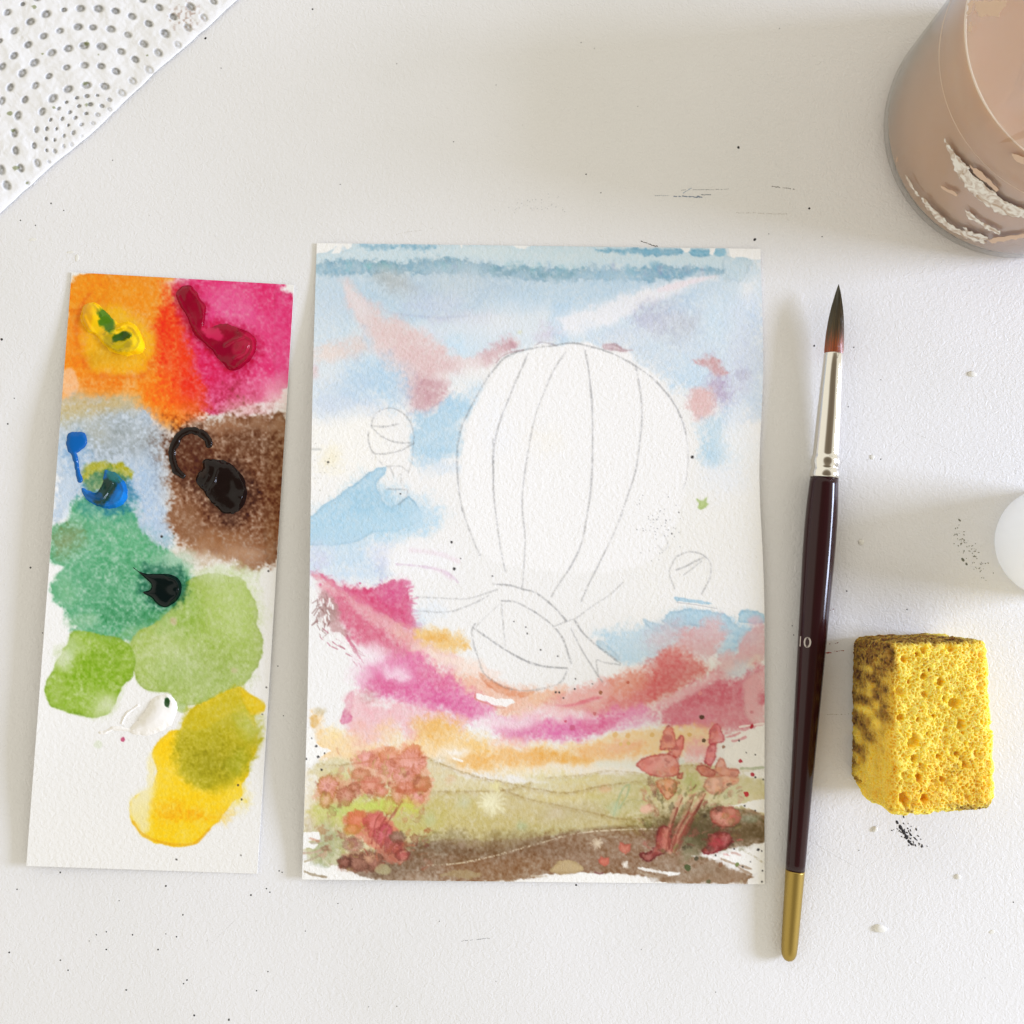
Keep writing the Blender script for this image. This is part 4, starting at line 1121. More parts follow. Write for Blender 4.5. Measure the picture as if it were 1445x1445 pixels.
W([(132, 1050), (138, 1044), (144, 1048), (142, 1055), (134, 1055)], (204, 214, 178), 0.8, soft=1.5, warp=1.5)
W([(246, 402), (275, 400), (296, 430), (296, 455), (330, 452), (368, 474), (366, 505), (332, 530), (300, 506), (268, 470), (250, 440)], (196, 22, 74), 0.55, soft=6, warp=7, ws=12, gran=0.3)
W([(240, 612), (270, 600), (300, 610), (300, 640), (340, 652), (356, 690), (346, 728), (316, 734), (280, 694), (248, 676)], (72, 38, 22), 0.6, soft=8, warp=7, ws=12, gran=0.5)
B(272, 645, 24, 26, (104, 58, 30), 0.5, gran=0.5)
W([(112, 688), (148, 658), (186, 680), (184, 712), (150, 724), (120, 708)], (44, 122, 150), 0.5, soft=5, warp=6, ws=9, gran=0.5)
W([(200, 802), (258, 808), (264, 838), (236, 864), (206, 846)], (34, 98, 78), 0.55, soft=6, warp=6, ws=9, gran=0.4)
B(108, 640, 14, 30, (120, 160, 196), 0.4, gran=0.4)
for x, y, r in [(228, 757, 1.8), (379, 806, 1.4), (376, 970, 1.2), (249, 1213, 1.6), (336, 1108, 1.5), (341, 1128, 1.5), (340, 1207, 1.0), (370, 1008, 1.0)]:
    cd.dot(x, y, r, (50, 44, 40))
B(120, 1090, 70, 50, (231, 229, 225), 0.5)
cd.settle((236, 234, 230), 0.22, 0.16)


CT = 0.00042


def card_uv(px, py):
    """inverse of the card's bilinear map"""
    u = np.full(np.shape(px), 0.5); v = np.full(np.shape(px), 0.5)
    c = np.array(CC, float)
    for _ in range(6):
        x = (c[0, 0] * (1 - u) + c[1, 0] * u) * (1 - v) + (c[3, 0] * (1 - u) + c[2, 0] * u) * v
        y = (c[0, 1] * (1 - u) + c[1, 1] * u) * (1 - v) + (c[3, 1] * (1 - u) + c[2, 1] * u) * v
        u = u + (px - x) / 320.0 + (py - y) * 0.0
        v = v + (py - y) / 838.0
    return u, v


def card_z(u, v):
    pf = sstep(0.0, 0.32, v) * (1 - 0.55 * sstep(0.78, 1.0, v))
    return 0.0003 + CT + 0.0050 * pf * (1 - u) ** 2.0 + 0.0002 * (1 + np.sin(u * 4 + v * 6)) * np.sin(v * math.pi)


Z = card_z(U_, V_)
m_card, nt, b = mat('stained_palette_card', rough=0.8, attr=True)
b.inputs['Specular IOR Level'].default_value = 0.3
add_bump(nt, b, [(820, 0.4, 3.0, 0.00022), (1800, 0.0, 2.0, 0.00006)])
card = thing('palette_card', 'long white paper card of mixed paint swatches with wet paint dabs', 'palette', tuple(P(226, 810, 0.0)))
Vs, Fs, Cs = sheet_geometry(X, Y, Z, CT, cd.img, (238, 236, 232))
part('paper_sheet', Vs, Fs, m_card, card, colors=Cs)

m_wet, nt, b = mat('wet_paint', rough=0.08, attr=True)
b.inputs['Specular IOR Level'].default_value = 0.20
m_cream, nt, b = mat('thick_white_paint', rough=0.35, attr=True)
add_bump(nt, b, [(420, 0.5, 1.0, 0.0001)])


def dab(polys, col, hmax, w=4.0, spots=(), bumps=(), ridges=(), label=None, material=None, warp=1.9, strokes=(), rough=0.12, seed=1, step=0.7):
    """a puddle or ridge of thick paint standing on the card.  polys: closed outlines; strokes: (points, half width)"""
    allp = [np.array(p, float) for p in polys] + [np.array(p, float) for p, _ in strokes]
    mx = max([6] + [r + 4 for _, r in strokes])
    a = np.vstack(allp)
    xs = np.arange(a[:, 0].min() - mx, a[:, 0].max() + mx, step)
    ys = np.arange(a[:, 1].min() - mx, a[:, 1].max() + mx, step)
    Yg, Xg = np.meshgrid(ys, xs, indexing='ij')
    d = np.full(Xg.shape, -1e9)
    for p in polys:
        d = np.maximum(d, sdf_poly(Xg, Yg, catmull(p, 5, True)))
    for p, r in strokes:
        d = np.maximum(d, r - dist_line(Xg, Yg, catmull(p, 6)))
    d = d + warp * fbm(Xg, Yg, 9, 300 + seed, 3)
    h = np.where(d > 0, hmax * (1 - np.exp(-np.maximum(d, 0) / w)), d * 0.00012)
    h = h * (1 + rough * fbm(Xg, Yg, 20, 500 + seed, 2))
    for cx, cy, r, am in bumps:
        h = h + am * np.exp(-((Xg - cx) ** 2 + (Yg - cy) ** 2) / (r * r)) * sstep(0, w, d)
    for pts, rw_, am in ridges:
        h = h + am * np.exp(-(dist_line(Xg + 1.2 * fbm(Xg, Yg, 8, 31, 2), Yg + 1.2 * fbm(Xg, Yg, 8, 32, 2), catmull(pts, 5)) / rw_) ** 2) * sstep(0, w * 0.6, d)
    h = np.where(d > 0, np.maximum(h, 0.00002), h)
    u, v = card_uv(Xg, Yg)
    z = card_z(u, v) + h
    C = np.empty(Xg.shape + (3,)); C[:] = np.array(col) / 255.0
    for cx, cy, rx, ry, rot, cc, al in spots:
        ca, sa = math.cos(math.radians(rot)), math.sin(math.radians(rot))
        qx = ((Xg - cx) * ca + (Yg - cy) * sa) / rx; qy = (-(Xg - cx) * sa + (Yg - cy) * ca) / ry
        q = np.sqrt(qx * qx + qy * qy) + 0.35 * fbm(Xg, Yg, 7, 900 + seed, 3)
        al_ = (al * (1 - sstep(0.7, 1.15, q)))[..., None]
        C = C * (1 - al_) + np.array(cc) / 255.0 * al_
    n, m = Xg.shape
    keep = d > -2.2
    Fg = grid_faces(n, m)
    Fg = Fg[keep.ravel()[Fg].all(1)]
    used = np.unique(Fg)
    remap = np.full(n * m, -1); remap[used] = np.arange(len(used))
    Vg = P(Xg, Yg, z).reshape(-1, 3)[used]
    o = part('paint_dab', Vg, remap[Fg], material or m_wet, card, colors=C.reshape(-1, 3)[used])
    if label:
        o['label'] = label
    return o


dab([[(114, 452), (117, 434), (128, 427), (140, 430), (150, 442), (166, 455), (184, 455), (196, 466), (204, 486), (200, 498), (180, 502), (160, 498), (146, 486), (136, 474), (122, 466)]],
    (240, 192, 18), 0.0013, 5, label='thick yellow paint dab smeared with green', seed=3, ridges=[([(166, 462), (180, 459), (192, 467), (198, 482), (190, 494), (172, 496)], 3.2, 0.0009), ([(148, 470), (158, 467), (170, 462)], 2.4, 0.0007), ([(118, 445), (126, 462), (142, 478), (156, 490)], 3, 0.0005), ([(134, 430), (144, 444)], 2.5, 0.0004), ([(160, 484), (172, 484), (184, 474)], 2, 0.0005)], rough=0.5,
    spots=[(122, 446, 9, 20, 0, (226, 160, 22), 0.8), (176, 482, 26, 18, 20, (240, 200, 14), 0.8), (164, 482, 22, 14, 10, (172, 150, 20), 0.75), (150, 452, 11, 20, -28, (70, 118, 22), 0.95), (163, 443, 13, 6, 10, (96, 124, 24), 0.8), (171, 475, 15, 7, -15, (46, 84, 14), 0.97),
           (196, 484, 8, 12, -20, (246, 212, 20), 0.9)],
    bumps=[(160, 488, 10, 0.0007), (190, 488, 9, 0.0008), (172, 475, 9, -0.0009), (152, 455, 9, -0.0006), (172, 461, 5, 0.0006), (132, 445, 8, 0.0004)])
dab([[(248, 418), (254, 406), (266, 403), (274, 408), (282, 420), (291, 432), (290, 446), (289, 462), (302, 461), (318, 456), (334, 462), (350, 468), (362, 482), (358, 500), (346, 516), (330, 523), (316, 516), (304, 500), (288, 484), (272, 468), (262, 444)]],
    (146, 4, 40), 0.0012, 4, label='dark crimson paint dab in a dragged hook shape', seed=4, ridges=[([(338, 468), (356, 482), (353, 500), (336, 517)], 3, 0.0008), ([(318, 488), (330, 480), (342, 476)], 2.2, 0.0006), ([(266, 406), (280, 424), (287, 442), (288, 458)], 3, 0.0004), ([(252, 418), (264, 444), (284, 476), (306, 500)], 2.5, 0.0004), ([(330, 505), (344, 498), (350, 486)], 2, 0.0004)], rough=0.4,
    spots=[(300, 470, 18, 9, 25, (206, 40, 88), 0.9), (270, 425, 14, 22, -20, (140, 2, 36), 0.9), (280, 445, 12, 18, -20, (146, 4, 40), 0.8), (315, 500, 20, 16, 40, (138, 2, 40), 0.8), (345, 490, 16, 20, 10, (178, 22, 62), 0.8)],
    bumps=[(345, 490, 12, 0.0009), (330, 482, 10, -0.0005), (264, 414, 7, 0.0005), (325, 512, 9, 0.0005), (285, 450, 8, 0.0004)])
dab([[(93, 622), (97, 612), (108, 609), (120, 612), (123, 624), (116, 634), (106, 640), (97, 638)]], (14, 92, 166), 0.0007, 3, strokes=[([(103, 636), (107, 650), (110, 666), (113, 677)], 4.0)],
    label='small bright blue paint drop with a trailing tail', seed=5)
dab([[(116, 690), (124, 692), (136, 694), (146, 680), (147, 664), (158, 665), (170, 673), (179, 687), (179, 704), (168, 715), (150, 718), (132, 711), (120, 702)]], (18, 104, 182), 0.0014, 5,
    label='blue paint dab with a dark green hollow', seed=6, ridges=[([(148, 713), (166, 709), (175, 692), (168, 676)], 3, 0.0006), ([(144, 704), (152, 694), (158, 682)], 2, 0.0005)], rough=0.4,
    spots=[(150, 690, 13, 26, 30, (30, 58, 48), 0.95), (160, 672, 12, 8, 30, (40, 110, 110), 0.85), (136, 700, 12, 6, 10, (16, 74, 130), 0.7), (170, 704, 10, 12, 20, (20, 122, 206), 0.8)],
    bumps=[(150, 690, 9, -0.0010), (168, 702, 9, 0.0008), (134, 702, 7, 0.0003)])
dab([[(276, 676), (285, 662), (287, 650), (300, 647), (318, 651), (334, 662), (346, 680), (348, 700), (340, 718), (326, 726), (310, 720), (296, 706), (284, 690)]], (24, 14, 12), 0.0016, 5,
    label='glossy near-black brown paint dab with a raised pool', seed=7, ridges=[([(294, 692), (301, 679), (306, 663)], 2.4, 0.0004), ([(287, 686), (294, 672)], 2.4, 0.0003), ([(338, 710), (345, 692), (338, 674)], 3, 0.0004)], rough=0.4, bumps=[(322, 690, 9, -0.0008), (338, 702, 8, 0.0008), (300, 680, 6, 0.0006), (310, 660, 8, 0.0004)],
    spots=[(282, 660, 12, 14, 20, (40, 22, 14), 0.8)])
dab([], (28, 16, 12), 0.0008, 3, strokes=[([(277, 609), (266, 608), (254, 615), (245, 630), (243, 645), (248, 662), (257, 671)], 5.0), ([(284, 611), (292, 620), (295, 627)], 5.5)],
    label='thin curled ring of dark brown paint', seed=8)
dab([[(188, 801), (196, 806), (208, 810), (224, 810), (242, 811), (254, 820), (256, 834), (249, 848), (234, 857), (222, 853), (214, 844), (202, 836), (212, 832), (213, 824), (204, 815)]], (4, 18, 18), 0.0015, 4,
    label='glossy blackish green paint dab with a pointed tail', seed=9, ridges=[([(240, 850), (252, 836), (248, 820), (236, 814)], 2.6, 0.0006)], bumps=[(246, 832, 7, 0.0007), (228, 832, 10, -0.0003)], warp=0.6)
dab([[(182, 1031), (196, 1014), (208, 1000), (216, 986), (228, 980), (242, 981), (250, 995), (248, 1010), (240, 1024), (222, 1034), (200, 1038)]], (238, 234, 228), 0.0016, 7,
    strokes=[([(184, 1030), (172, 1029), (160, 1028), (150, 1033), (142, 1034)], 2.6), ([(172, 1020), (178, 1008), (188, 1000), (194, 996)], 2.2)],
    label='smooth white paint dab with a green fleck', seed=10, material=m_cream,
    spots=[(236, 991, 4.2, 8.5, -8, (24, 66, 24), 1.0)], bumps=[(215, 1012, 16, 0.0008), (236, 991, 5, -0.0005)])
#CARD_END

# ------------------------------------------------------------------ paper towel
m_towel, nt, b = mat('embossed_tissue', rough=0.95, attr=True)
b.inputs['Specular IOR Level'].default_value = 0.1
add_bump(nt, b, [(1500, 1.0, 3.0, 0.00008), (160, 0.6, 2.0, 0.0006)])
E0 = np.array([385.0, -45.0]); E1 = np.array([-60.0, 358.0])
ed = (E1 - E0) / np.linalg.norm(E1 - E0)
nrm = np.array([-ed[1], ed[0]])
if nrm[1] > 0: nrm = -nrm            # away from the table side: up and to the left in the photo
LEN = np.linalg.norm(E1 - E0); DEP = 340.0
s_ = np.arange(0, LEN, 1.15); t_ = np.arange(0, DEP, 1.15)
Tg, Sg = np.meshgrid(t_, s_, indexing='ij')
Xg = E0[0] + ed[0] * Sg + nrm[0] * Tg
Yg = E0[1] + ed[1] * Sg + nrm[1] * Tg
wob = 3.2 * fbm(Sg, Tg * 0, 70, 41, 5)
Xg = Xg + nrm[0] * wob * np.exp(-Tg / 30); Yg = Yg + nrm[1] * wob * np.exp(-Tg / 30)
edge_r = np.sqrt(np.clip(1 - (1 - np.clip(Tg / 16.0, 0, 1)) ** 2, 0, 1))
zt = 0.0004 + 0.0011 * edge_r + 0.0011 * fbm(Sg, Tg, 110, 42, 3) * sstep(0, 40, Tg) + 0.00045 * fbm(Sg, Tg * 0.4, 24, 43, 4) * sstep(0, 20, Tg) + 0.0002 * fbm(Sg * 0.6, Tg, 9, 44, 2) * sstep(0, 10, Tg)
Ct = np.empty(Xg.shape + (3,)); Ct[:] = np.array((238, 238, 240)) / 255.0
rngt = np.random.default_rng(9)
dents = []
k_ = 1.0 / 3.01
rings = [42, 80, 118, 156, 193, 240, 312, 392, 472, 552, 632, 712, 792, 872, 952, 1032]
for i, r in enumerate(rings):
    cx = 385 if r <= 250 else 370
    cy = 600 if r <= 250 else 588
    small = r < 230
    sp = (46 if small else 74)
    nn = int(2 * math.pi * r / sp)
    off = rngt.uniform(0, 1)
    for j in range(nn):
        a_ = 2 * math.pi * (j + off + rngt.uniform(-0.08, 0.08)) / nn
        x = (cx + r * math.cos(a_) + rngt.uniform(-4, 4)) * k_; y = (cy + r * math.sin(a_) + rngt.uniform(-4, 4)) * k_
        big = 1.0
        if small: sz = rngt.uniform(2.6, 4.6)
        elif i % 2: sz = rngt.uniform(6.8, 8.4)
        else: sz = rngt.uniform(6.0, 7.6)
        if not small and rngt.uniform() < 0.12: sz *= 0.65
        dents.append((x, y, sz, a_ + math.pi / 2))
for x, y, r, a_ in dents:
    tt = (x - E0[0]) * nrm[0] + (y - E0[1]) * nrm[1]; ss = (x - E0[0]) * ed[0] + (y - E0[1]) * ed[1]
    if tt < 3 or tt > DEP - 8 or ss < 6 or ss > LEN - 6: continue
    i0, i1 = max(0, int((tt - 12) / 1.15)), int((tt + 12) / 1.15) + 1
    j0, j1 = max(0, int((ss - 12) / 1.15)), int((ss + 12) / 1.15) + 1
    s2 = (slice(i0, i1), slice(j0, j1))
    dx = Xg[s2] - x; dy = Yg[s2] - y
    ca, sa = math.cos(a_), math.sin(a_)
    q = np.sqrt(((dx * ca + dy * sa) / r) ** 2 + ((-dx * sa + dy * ca) / (r * 0.74)) ** 2)
    m = 1 - sstep(0.60, 1.12, q)
    zt[s2] -= 0.00055 * m * sstep(0, 30, tt) + 0.0002 * m
    zt[s2] += 0.00028 * np.exp(-((q) / 0.35) ** 2)
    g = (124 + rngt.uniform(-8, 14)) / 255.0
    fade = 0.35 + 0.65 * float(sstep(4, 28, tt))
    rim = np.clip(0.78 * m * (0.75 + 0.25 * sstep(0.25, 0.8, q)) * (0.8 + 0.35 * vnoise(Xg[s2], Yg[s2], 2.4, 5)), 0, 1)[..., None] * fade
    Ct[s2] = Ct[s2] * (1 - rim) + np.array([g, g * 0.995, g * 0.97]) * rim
# brown dabbing stain and green flecks
st1 = sstep(0.15, 0.75, 1 - np.sqrt(((Xg - 262) / 36) ** 2 + ((Yg - 22) / 30) ** 2) + 0.4 * fbm(Xg, Yg, 7, 51, 3)) * sstep(0.0, 0.5, vnoise(Xg, Yg, 3.2, 52) + 0.3 * vnoise(Xg, Yg, 6, 53))
Ct = Ct * (1 - 0.5 * st1[..., None]) + np.array((150, 118, 100)) / 255.0 * 0.5 * st1[..., None]
for x, y, r in [(123, 62, 5), (14, 160, 4), (18, 184, 4), (22, 237, 5), (120, 118, 4), (76, 152, 3.5), (38, 258, 2.5), (49, 10, 4), (139, 77, 2), (60, 76, 2), (208, 78, 2), (122, 148, 3.5)]:
    q = np.sqrt(((Xg - x) / r) ** 2 + ((Yg - y) / (r * 0.8)) ** 2) + 0.6 * fbm(Xg, Yg, 4, 61, 3)
    m = (0.7 * (1 - sstep(0.6, 1.1, q)))[..., None]
    Ct = Ct * (1 - m) + np.array((128, 134, 92)) / 255.0 * m
n, m = Xg.shape
top = P(Xg, Yg, np.maximum(zt, 0.00035)).reshape(-1, 3)
Fg = grid_faces(n, m)
nz = np.cross(top[Fg[0, 1]] - top[Fg[0, 0]], top[Fg[0, 2]] - top[Fg[0, 1]])[2]
if nz < 0: Fg = Fg[:, ::-1]
# lower ply of the fold
ring = np.concatenate([np.arange(m), np.arange(1, n) * m + m - 1, (n - 1) * m + np.arange(m - 2, -1, -1), np.arange(n - 2, 0, -1) * m])
rb = top[ring].copy(); rb[:, 2] = 0.0001
b0 = len(top); k = len(ring)
a_ = np.arange(k); c_ = (a_ + 1) % k
F2 = np.stack([ring[a_], b0 + a_, b0 + c_, ring[c_]], -1)
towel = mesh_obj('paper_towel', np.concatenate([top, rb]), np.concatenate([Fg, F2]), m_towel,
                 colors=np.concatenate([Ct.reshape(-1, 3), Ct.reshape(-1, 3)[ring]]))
tag(towel, 'folded white paper towel embossed with curved rows of grey ovals', 'paper towel')

# ------------------------------------------------------------------ paintbrush
H = CAM[2]
tip = P(1183.5, 401, 0.0068); tail = P(1112.5, 1357, 0.00262)
ax = tail - tip; LB = np.linalg.norm(ax); ax = ax / LB
side = np.cross(ax, [0, 0, 1.0]); side /= np.linalg.norm(side)
if side[0] < 0: side = -side            # towards the window
upv = np.cross(side, ax)
if upv[2] < 0: upv = -upv
brush = thing('paintbrush', 'round paintbrush with dark burgundy handle, silver ferrule and gold end', 'paintbrush', tuple(P(1140, 850, 0.0)))


def yfrac(y):
    return (y - 401.0) / (1357.0 - 401.0)


def tube(name, prof, material, n=48, colfn=None, cap0=True, cap1=True, squash=1.0):
    """prof: (photo row, half width in photo pixels)"""
    t = np.array([yfrac(p[0]) for p in prof]); r = np.array([p[1] for p in prof]) * PX * 0.98
    an = np.linspace(0, 2 * math.pi, n, endpoint=False)
    c = tip[None] + ax[None] * (t * LB)[:, None]
    V = (c[:, None] + r[:, None, None] * (np.cos(an)[None, :, None] * side + squash * np.sin(an)[None, :, None] * upv)).reshape(-1, 3)
    K = len(prof)
    fs = []
    i = np.arange(K - 1)[:, None] * n; j = np.arange(n)[None, :]; j2 = (np.arange(n)[None, :] + 1) % n
    q = np.stack([i + j, i + j2, i + n + j2, i + n + j], -1).reshape(-1, 4)
    fs = [tuple(f) for f in q]
    if cap0: fs.append(tuple(range(n - 1, -1, -1)))
    if cap1: fs.append(tuple((K - 1) * n + np.arange(n)))
    cols = None
    if colfn is not None:
        cols = colfn(np.repeat(t, n), np.tile(an, K))
    o = part(name, V, fs, material, brush, colors=cols)
    return o


def resample(prof, n):
    p = catmull(prof, 12)
    p = p[np.argsort(p[:, 0])]
    ys = np.linspace(prof[0][0], prof[-1][0], n)
    return list(zip(ys, np.interp(ys, p[:, 0], p[:, 1])))


m_brist, nt, b = mat('wet_bristles', rough=0.28, attr=True)
b.inputs['Coat Weight'].default_value = 0.4; b.inputs['Coat Roughness'].default_value = 0.12


def bristle_col(t, an):
    y = 401 + t * 956
    f = sstep(0.55, 1.02, (y - 401) / 102 + 0.10 * vnoise(an * 9, y * 0.02, 1.0, 3))
    f2 = sstep(0.0, 0.5, (y - 401) / 102)
    c = np.array((50, 46, 24))[None] * (1 - f2)[:, None] + np.array((70, 54, 20))[None] * f2[:, None]
    olive = (0.35 + 0.65 * vnoise(an * 1.3, y * 0.0, 1.0, 8))[:, None]
    c = c * (1 - 0.3 * olive) + np.array((106, 92, 34))[None] * 0.3 * olive
    c = c * (1 - f[:, None]) + np.array((184, 84, 30))[None] * f[:, None]
    st_ = 0.84 + 0.18 * vnoise(an * 26, y * 0.015, 1.0, 4)
    return np.clip(c * st_[:, None] / 255.0, 0, 1)


bp_ = resample([(401, 0.15), (408, 2.3), (420, 5.0), (440, 8.8), (460, 11.2), (480, 12.6), (495, 12.9), (506, 12.6)], 60)
tube('bristles', bp_, m_brist, n=96, colfn=bristle_col)
# separate hairs lying over the tuft so that it reads as hair
Vh, Fh, Ch = [], [], []
rngb = np.random.default_rng(5)
bt = np.array(bp_)
for k in range(260):
    an = rngb.uniform(0, math.pi) if rngb.uniform() < 0.85 else rngb.uniform(0, 2 * math.pi)
    y0 = rngb.uniform(408, 480); y1 = 505.0
    ys = np.linspace(y0, y1, 8)
    rr = (np.interp(ys, bt[:, 0], bt[:, 1]) + 0.12) * PX * 0.98
    aa = an + 0.05 * np.sin(np.linspace(0, 3, 8) + k)
    c = tip[None] + ax[None] * (yfrac(ys) * LB)[:, None]
    wv = 0.22 * PX * np.sin(np.linspace(0.15, math.pi * 0.8, 8))
    base = c + rr[:, None] * (np.cos(aa)[:, None] * side + np.sin(aa)[:, None] * upv)
    tang = -np.sin(aa)[:, None] * side + np.cos(aa)[:, None] * upv
    radial = np.cos(aa)[:, None] * side + np.sin(aa)[:, None] * upv
    b0 = sum(len(v) for v in Vh)
    Vh.append(np.concatenate([base - tang * wv[:, None], base + radial * 0.2 * PX, base + tang * wv[:, None]]))
    for i in range(7):
        Fh.append((b0 + i, b0 + i + 1, b0 + 8 + i + 1, b0 + 8 + i)); Fh.append((b0 + 8 + i, b0 + 8 + i + 1, b0 + 16 + i + 1, b0 + 16 + i))
    cc = bristle_col(np.tile(yfrac(ys), 3), np.tile(aa, 3)) * rngb.uniform(0.7, 1.35)
    Ch.append(cc)
o = part('loose_hairs', np.concatenate(Vh), Fh, m_brist, brush, colors=np.concatenate(Ch)); o['kind'] = 'stuff'
m_chrome, nt, b = mat('polished_ferrule', (0.74, 0.71, 0.66, 1), 0.06, Metallic=1.0)
add_bump(nt, b, [(90, 0.3, 1.0, 0.0006)], 0.5)
fer = [(501.5, 12.6), (502, 13.3), (503, 13.6), (520, 14.1), (560, 15.6), (600, 17.0), (646, 18.3), (649, 18.6), (651, 19.6), (655, 20.3), (661, 20.2), (664, 19.0), (666, 18.7), (668, 19.3), (671, 20.4), (676, 20.8), (679, 20.6), (680, 20.0)]
tube('ferrule', fer, m_chrome, n=64)
m_hand, nt, b = mat('burgundy_lacquer', L8(44, 16, 20), 0.12)
b.inputs['Specular IOR Level'].default_value = 0.32
hp = resample([(679.5, 19.4), (690, 20.0), (720, 21.6), (750, 22.3), (790, 22.2), (840, 21.0), (920, 19.4), (1000, 17.6), (1100, 15.3), (1180, 14.0), (1231, 13.2)], 60)
tube('handle', hp, m_hand, n=64)
m_gold, nt, b = mat('gold_dip', L8(164, 138, 70), 0.36, Metallic=0.75)
gp = resample([(1231.3, 13.25), (1260, 12.7), (1300, 12.0), (1330, 11.4), (1344, 10.6), (1350, 9.0), (1354.5, 5.8), (1357, 0.4)], 50)
tube('handle_end', gp, m_gold, n=64)
# the size number printed on the handle
cur = bpy.data.curves.new('size_number', 'FONT')
cur.body = '10'; cur.size = 1.0
tmp = bpy.data.objects.new('size_number_text', cur); COL.objects.link(tmp)
bpy.context.view_layer.update()
dg = bpy.context.evaluated_depsgraph_get()
tm = tmp.evaluated_get(dg).to_mesh()
tv = np.array([v.co[:] for v in tm.vertices]); tf = [tuple(p.vertices) for p in tm.polygons]
tmp.evaluated_get(dg).to_mesh_clear()
bpy.data.objects.remove(tmp, do_unlink=True); bpy.data.curves.remove(cur)
tv[:, 0] -= tv[:, 0].min(); tv[:, 1] -= tv[:, 1].min()
wx, wy = tv[:, 0].max(), tv[:, 1].max()
yy = 920.5 - tv[:, 1] / wy * 14.5
rr = (np.interp(yy, [q[0] for q in hp], [q[1] for q in hp]) + 0.12) * PX * 0.98
ang = math.radians(90 + 74) - tv[:, 0] / wx * math.radians(54)
c = tip[None] + ax[None] * (yfrac(yy) * LB)[:, None]
tw = c + rr[:, None] * (np.cos(ang)[:, None] * side + np.sin(ang)[:, None] * upv)
m_print, nt, b = mat('pale_print', L8(186, 176, 170), 0.5)
o = part('size_number', tw, tf, m_print, brush, smooth=False); o['label'] = 'number 10 printed in pale ink'

# ------------------------------------------------------------------ sponge
#SPONGE_BEGIN
HS = 0.036
top4 = np.array([P(1256, 904, HS), P(1398, 902, HS), P(1409, 1144, HS), P(1256, 1154, HS)])[:, :2]


def sp_map(p):
    """p in [-1,1]^3 -> world"""
    u = (p[:, 0] + 1) / 2; v = (1 - p[:, 1]) / 2
    q = ((top4[0][None] * (1 - u)[:, None] + top4[1][None] * u[:, None]) * (1 - v)[:, None]
         + (top4[3][None] * (1 - u)[:, None] + top4[2][None] * u[:, None]) * v[:, None])
    z = (p[:, 2] + 1) / 2 * HS
    return np.concatenate([q, z[:, None]], 1)


def cube_surface(nx, ny, nz):
    Vl, Fl = [], []
    off = 0
    xs, ys, zs = np.linspace(-1, 1, nx), np.linspace(-1, 1, ny), np.linspace(-1, 1, nz)
    for axis in range(3):
        for sgn in (-1, 1):
            a, b_ = [(ys, zs), (zs, xs), (xs, ys)][axis]
            A, B_ = np.meshgrid(a, b_, indexing='ij')
            S_ = np.full(A.shape, float(sgn))
            p = [np.stack([S_, A, B_], -1), np.stack([B_, S_, A], -1), np.stack([A, B_, S_], -1)][axis]
            n_, m_ = A.shape
            i = np.arange(n_ - 1)[:, None] * m_ + np.arange(m_ - 1)[None, :] + off
            f = np.stack([i, i + m_, i + m_ + 1, i + 1], -1).reshape(-1, 4)
            if sgn < 0: f = f[:, ::-1]
            Vl.append(p.reshape(-1, 3)); Fl.append(f); off += n_ * m_
    return np.concatenate(Vl), np.concatenate(Fl)


def hash3(i, seed):
    h = (i[..., 0].astype(np.int64) * 374761393 + i[..., 1].astype(np.int64) * 668265263 + i[..., 2].astype(np.int64) * 1103515245 + seed * 1442695041) & 0xffffffff
    h = ((h ^ (h >> 13)) * 1274126177) & 0xffffffff
    h = h ^ (h >> 16)
    h2 = (h * 2654435761) & 0xffffffff; h2 ^= h2 >> 15
    h3 = (h2 * 2246822519) & 0xffffffff; h3 ^= h3 >> 13
    return np.stack([(h & 0xffff), (h2 & 0xffff), (h3 & 0xffff)], -1) / 65535.0


def worley(q, seed):
    base = np.floor(q)
    f1 = np.full(len(q), 9.0); f2 = np.full(len(q), 9.0)
    for dx in (-1, 0, 1):
        for dy in (-1, 0, 1):
            for dz in (-1, 0, 1):
                c = base + np.array([dx, dy, dz])
                d = np.linalg.norm(c + hash3(c, seed) - q, axis=1)
                m = d < f1
                f2 = np.where(m, f1, np.minimum(f2, d)); f1 = np.where(m, d, f1)
    return f1, f2


def n3(q, seed):
    b_ = np.floor(q); f = q - b_; f = f * f * (3 - 2 * f)
    r = 0
    for dx in (0, 1):
        for dy in (0, 1):
            for dz in (0, 1):
                w = (f[:, 0] if dx else 1 - f[:, 0]) * (f[:, 1] if dy else 1 - f[:, 1]) * (f[:, 2] if dz else 1 - f[:, 2])
                r = r + w * hash3(b_ + np.array([dx, dy, dz]), seed)[..., 0]
    return r * 2 - 1


cp, cf = cube_surface(165, 285, 175)
K_ = 13.0
nn = np.sign(cp) * np.abs(cp) ** 9
nn /= np.linalg.norm(nn, axis=1)[:, None]
rp_ = cp / (np.sum(np.abs(cp) ** K_, 1) ** (1 / K_))[:, None]
wp = sp_map(rp_)
g = wp * 1000.0                     # millimetres
gw = g + 0.25 * np.stack([n3(g * 1.7, 1), n3(g * 1.7, 2), n3(g * 1.7, 3)], 1)
f1, f2 = worley(gw / 1.15, 21)
wall = f2 - f1
f1b, f2b = worley(gw / 0.72 + 7.7, 22)
wallb = f2b - f1b
disp = -0.42 * sstep(0.04, 0.40, wall) - 0.30 * sstep(0.06, 0.45, wallb)
disp += 0.55 * n3(g / 9.0, 15) + 0.38 * n3(g / 4.0, 5) + 0.40 * n3(g / 1.3, 6)
f1c, _ = worley(gw / 5.2 + 3.1, 23)
disp -= 0.8 * (1 - sstep(0.14, 0.30, f1c))
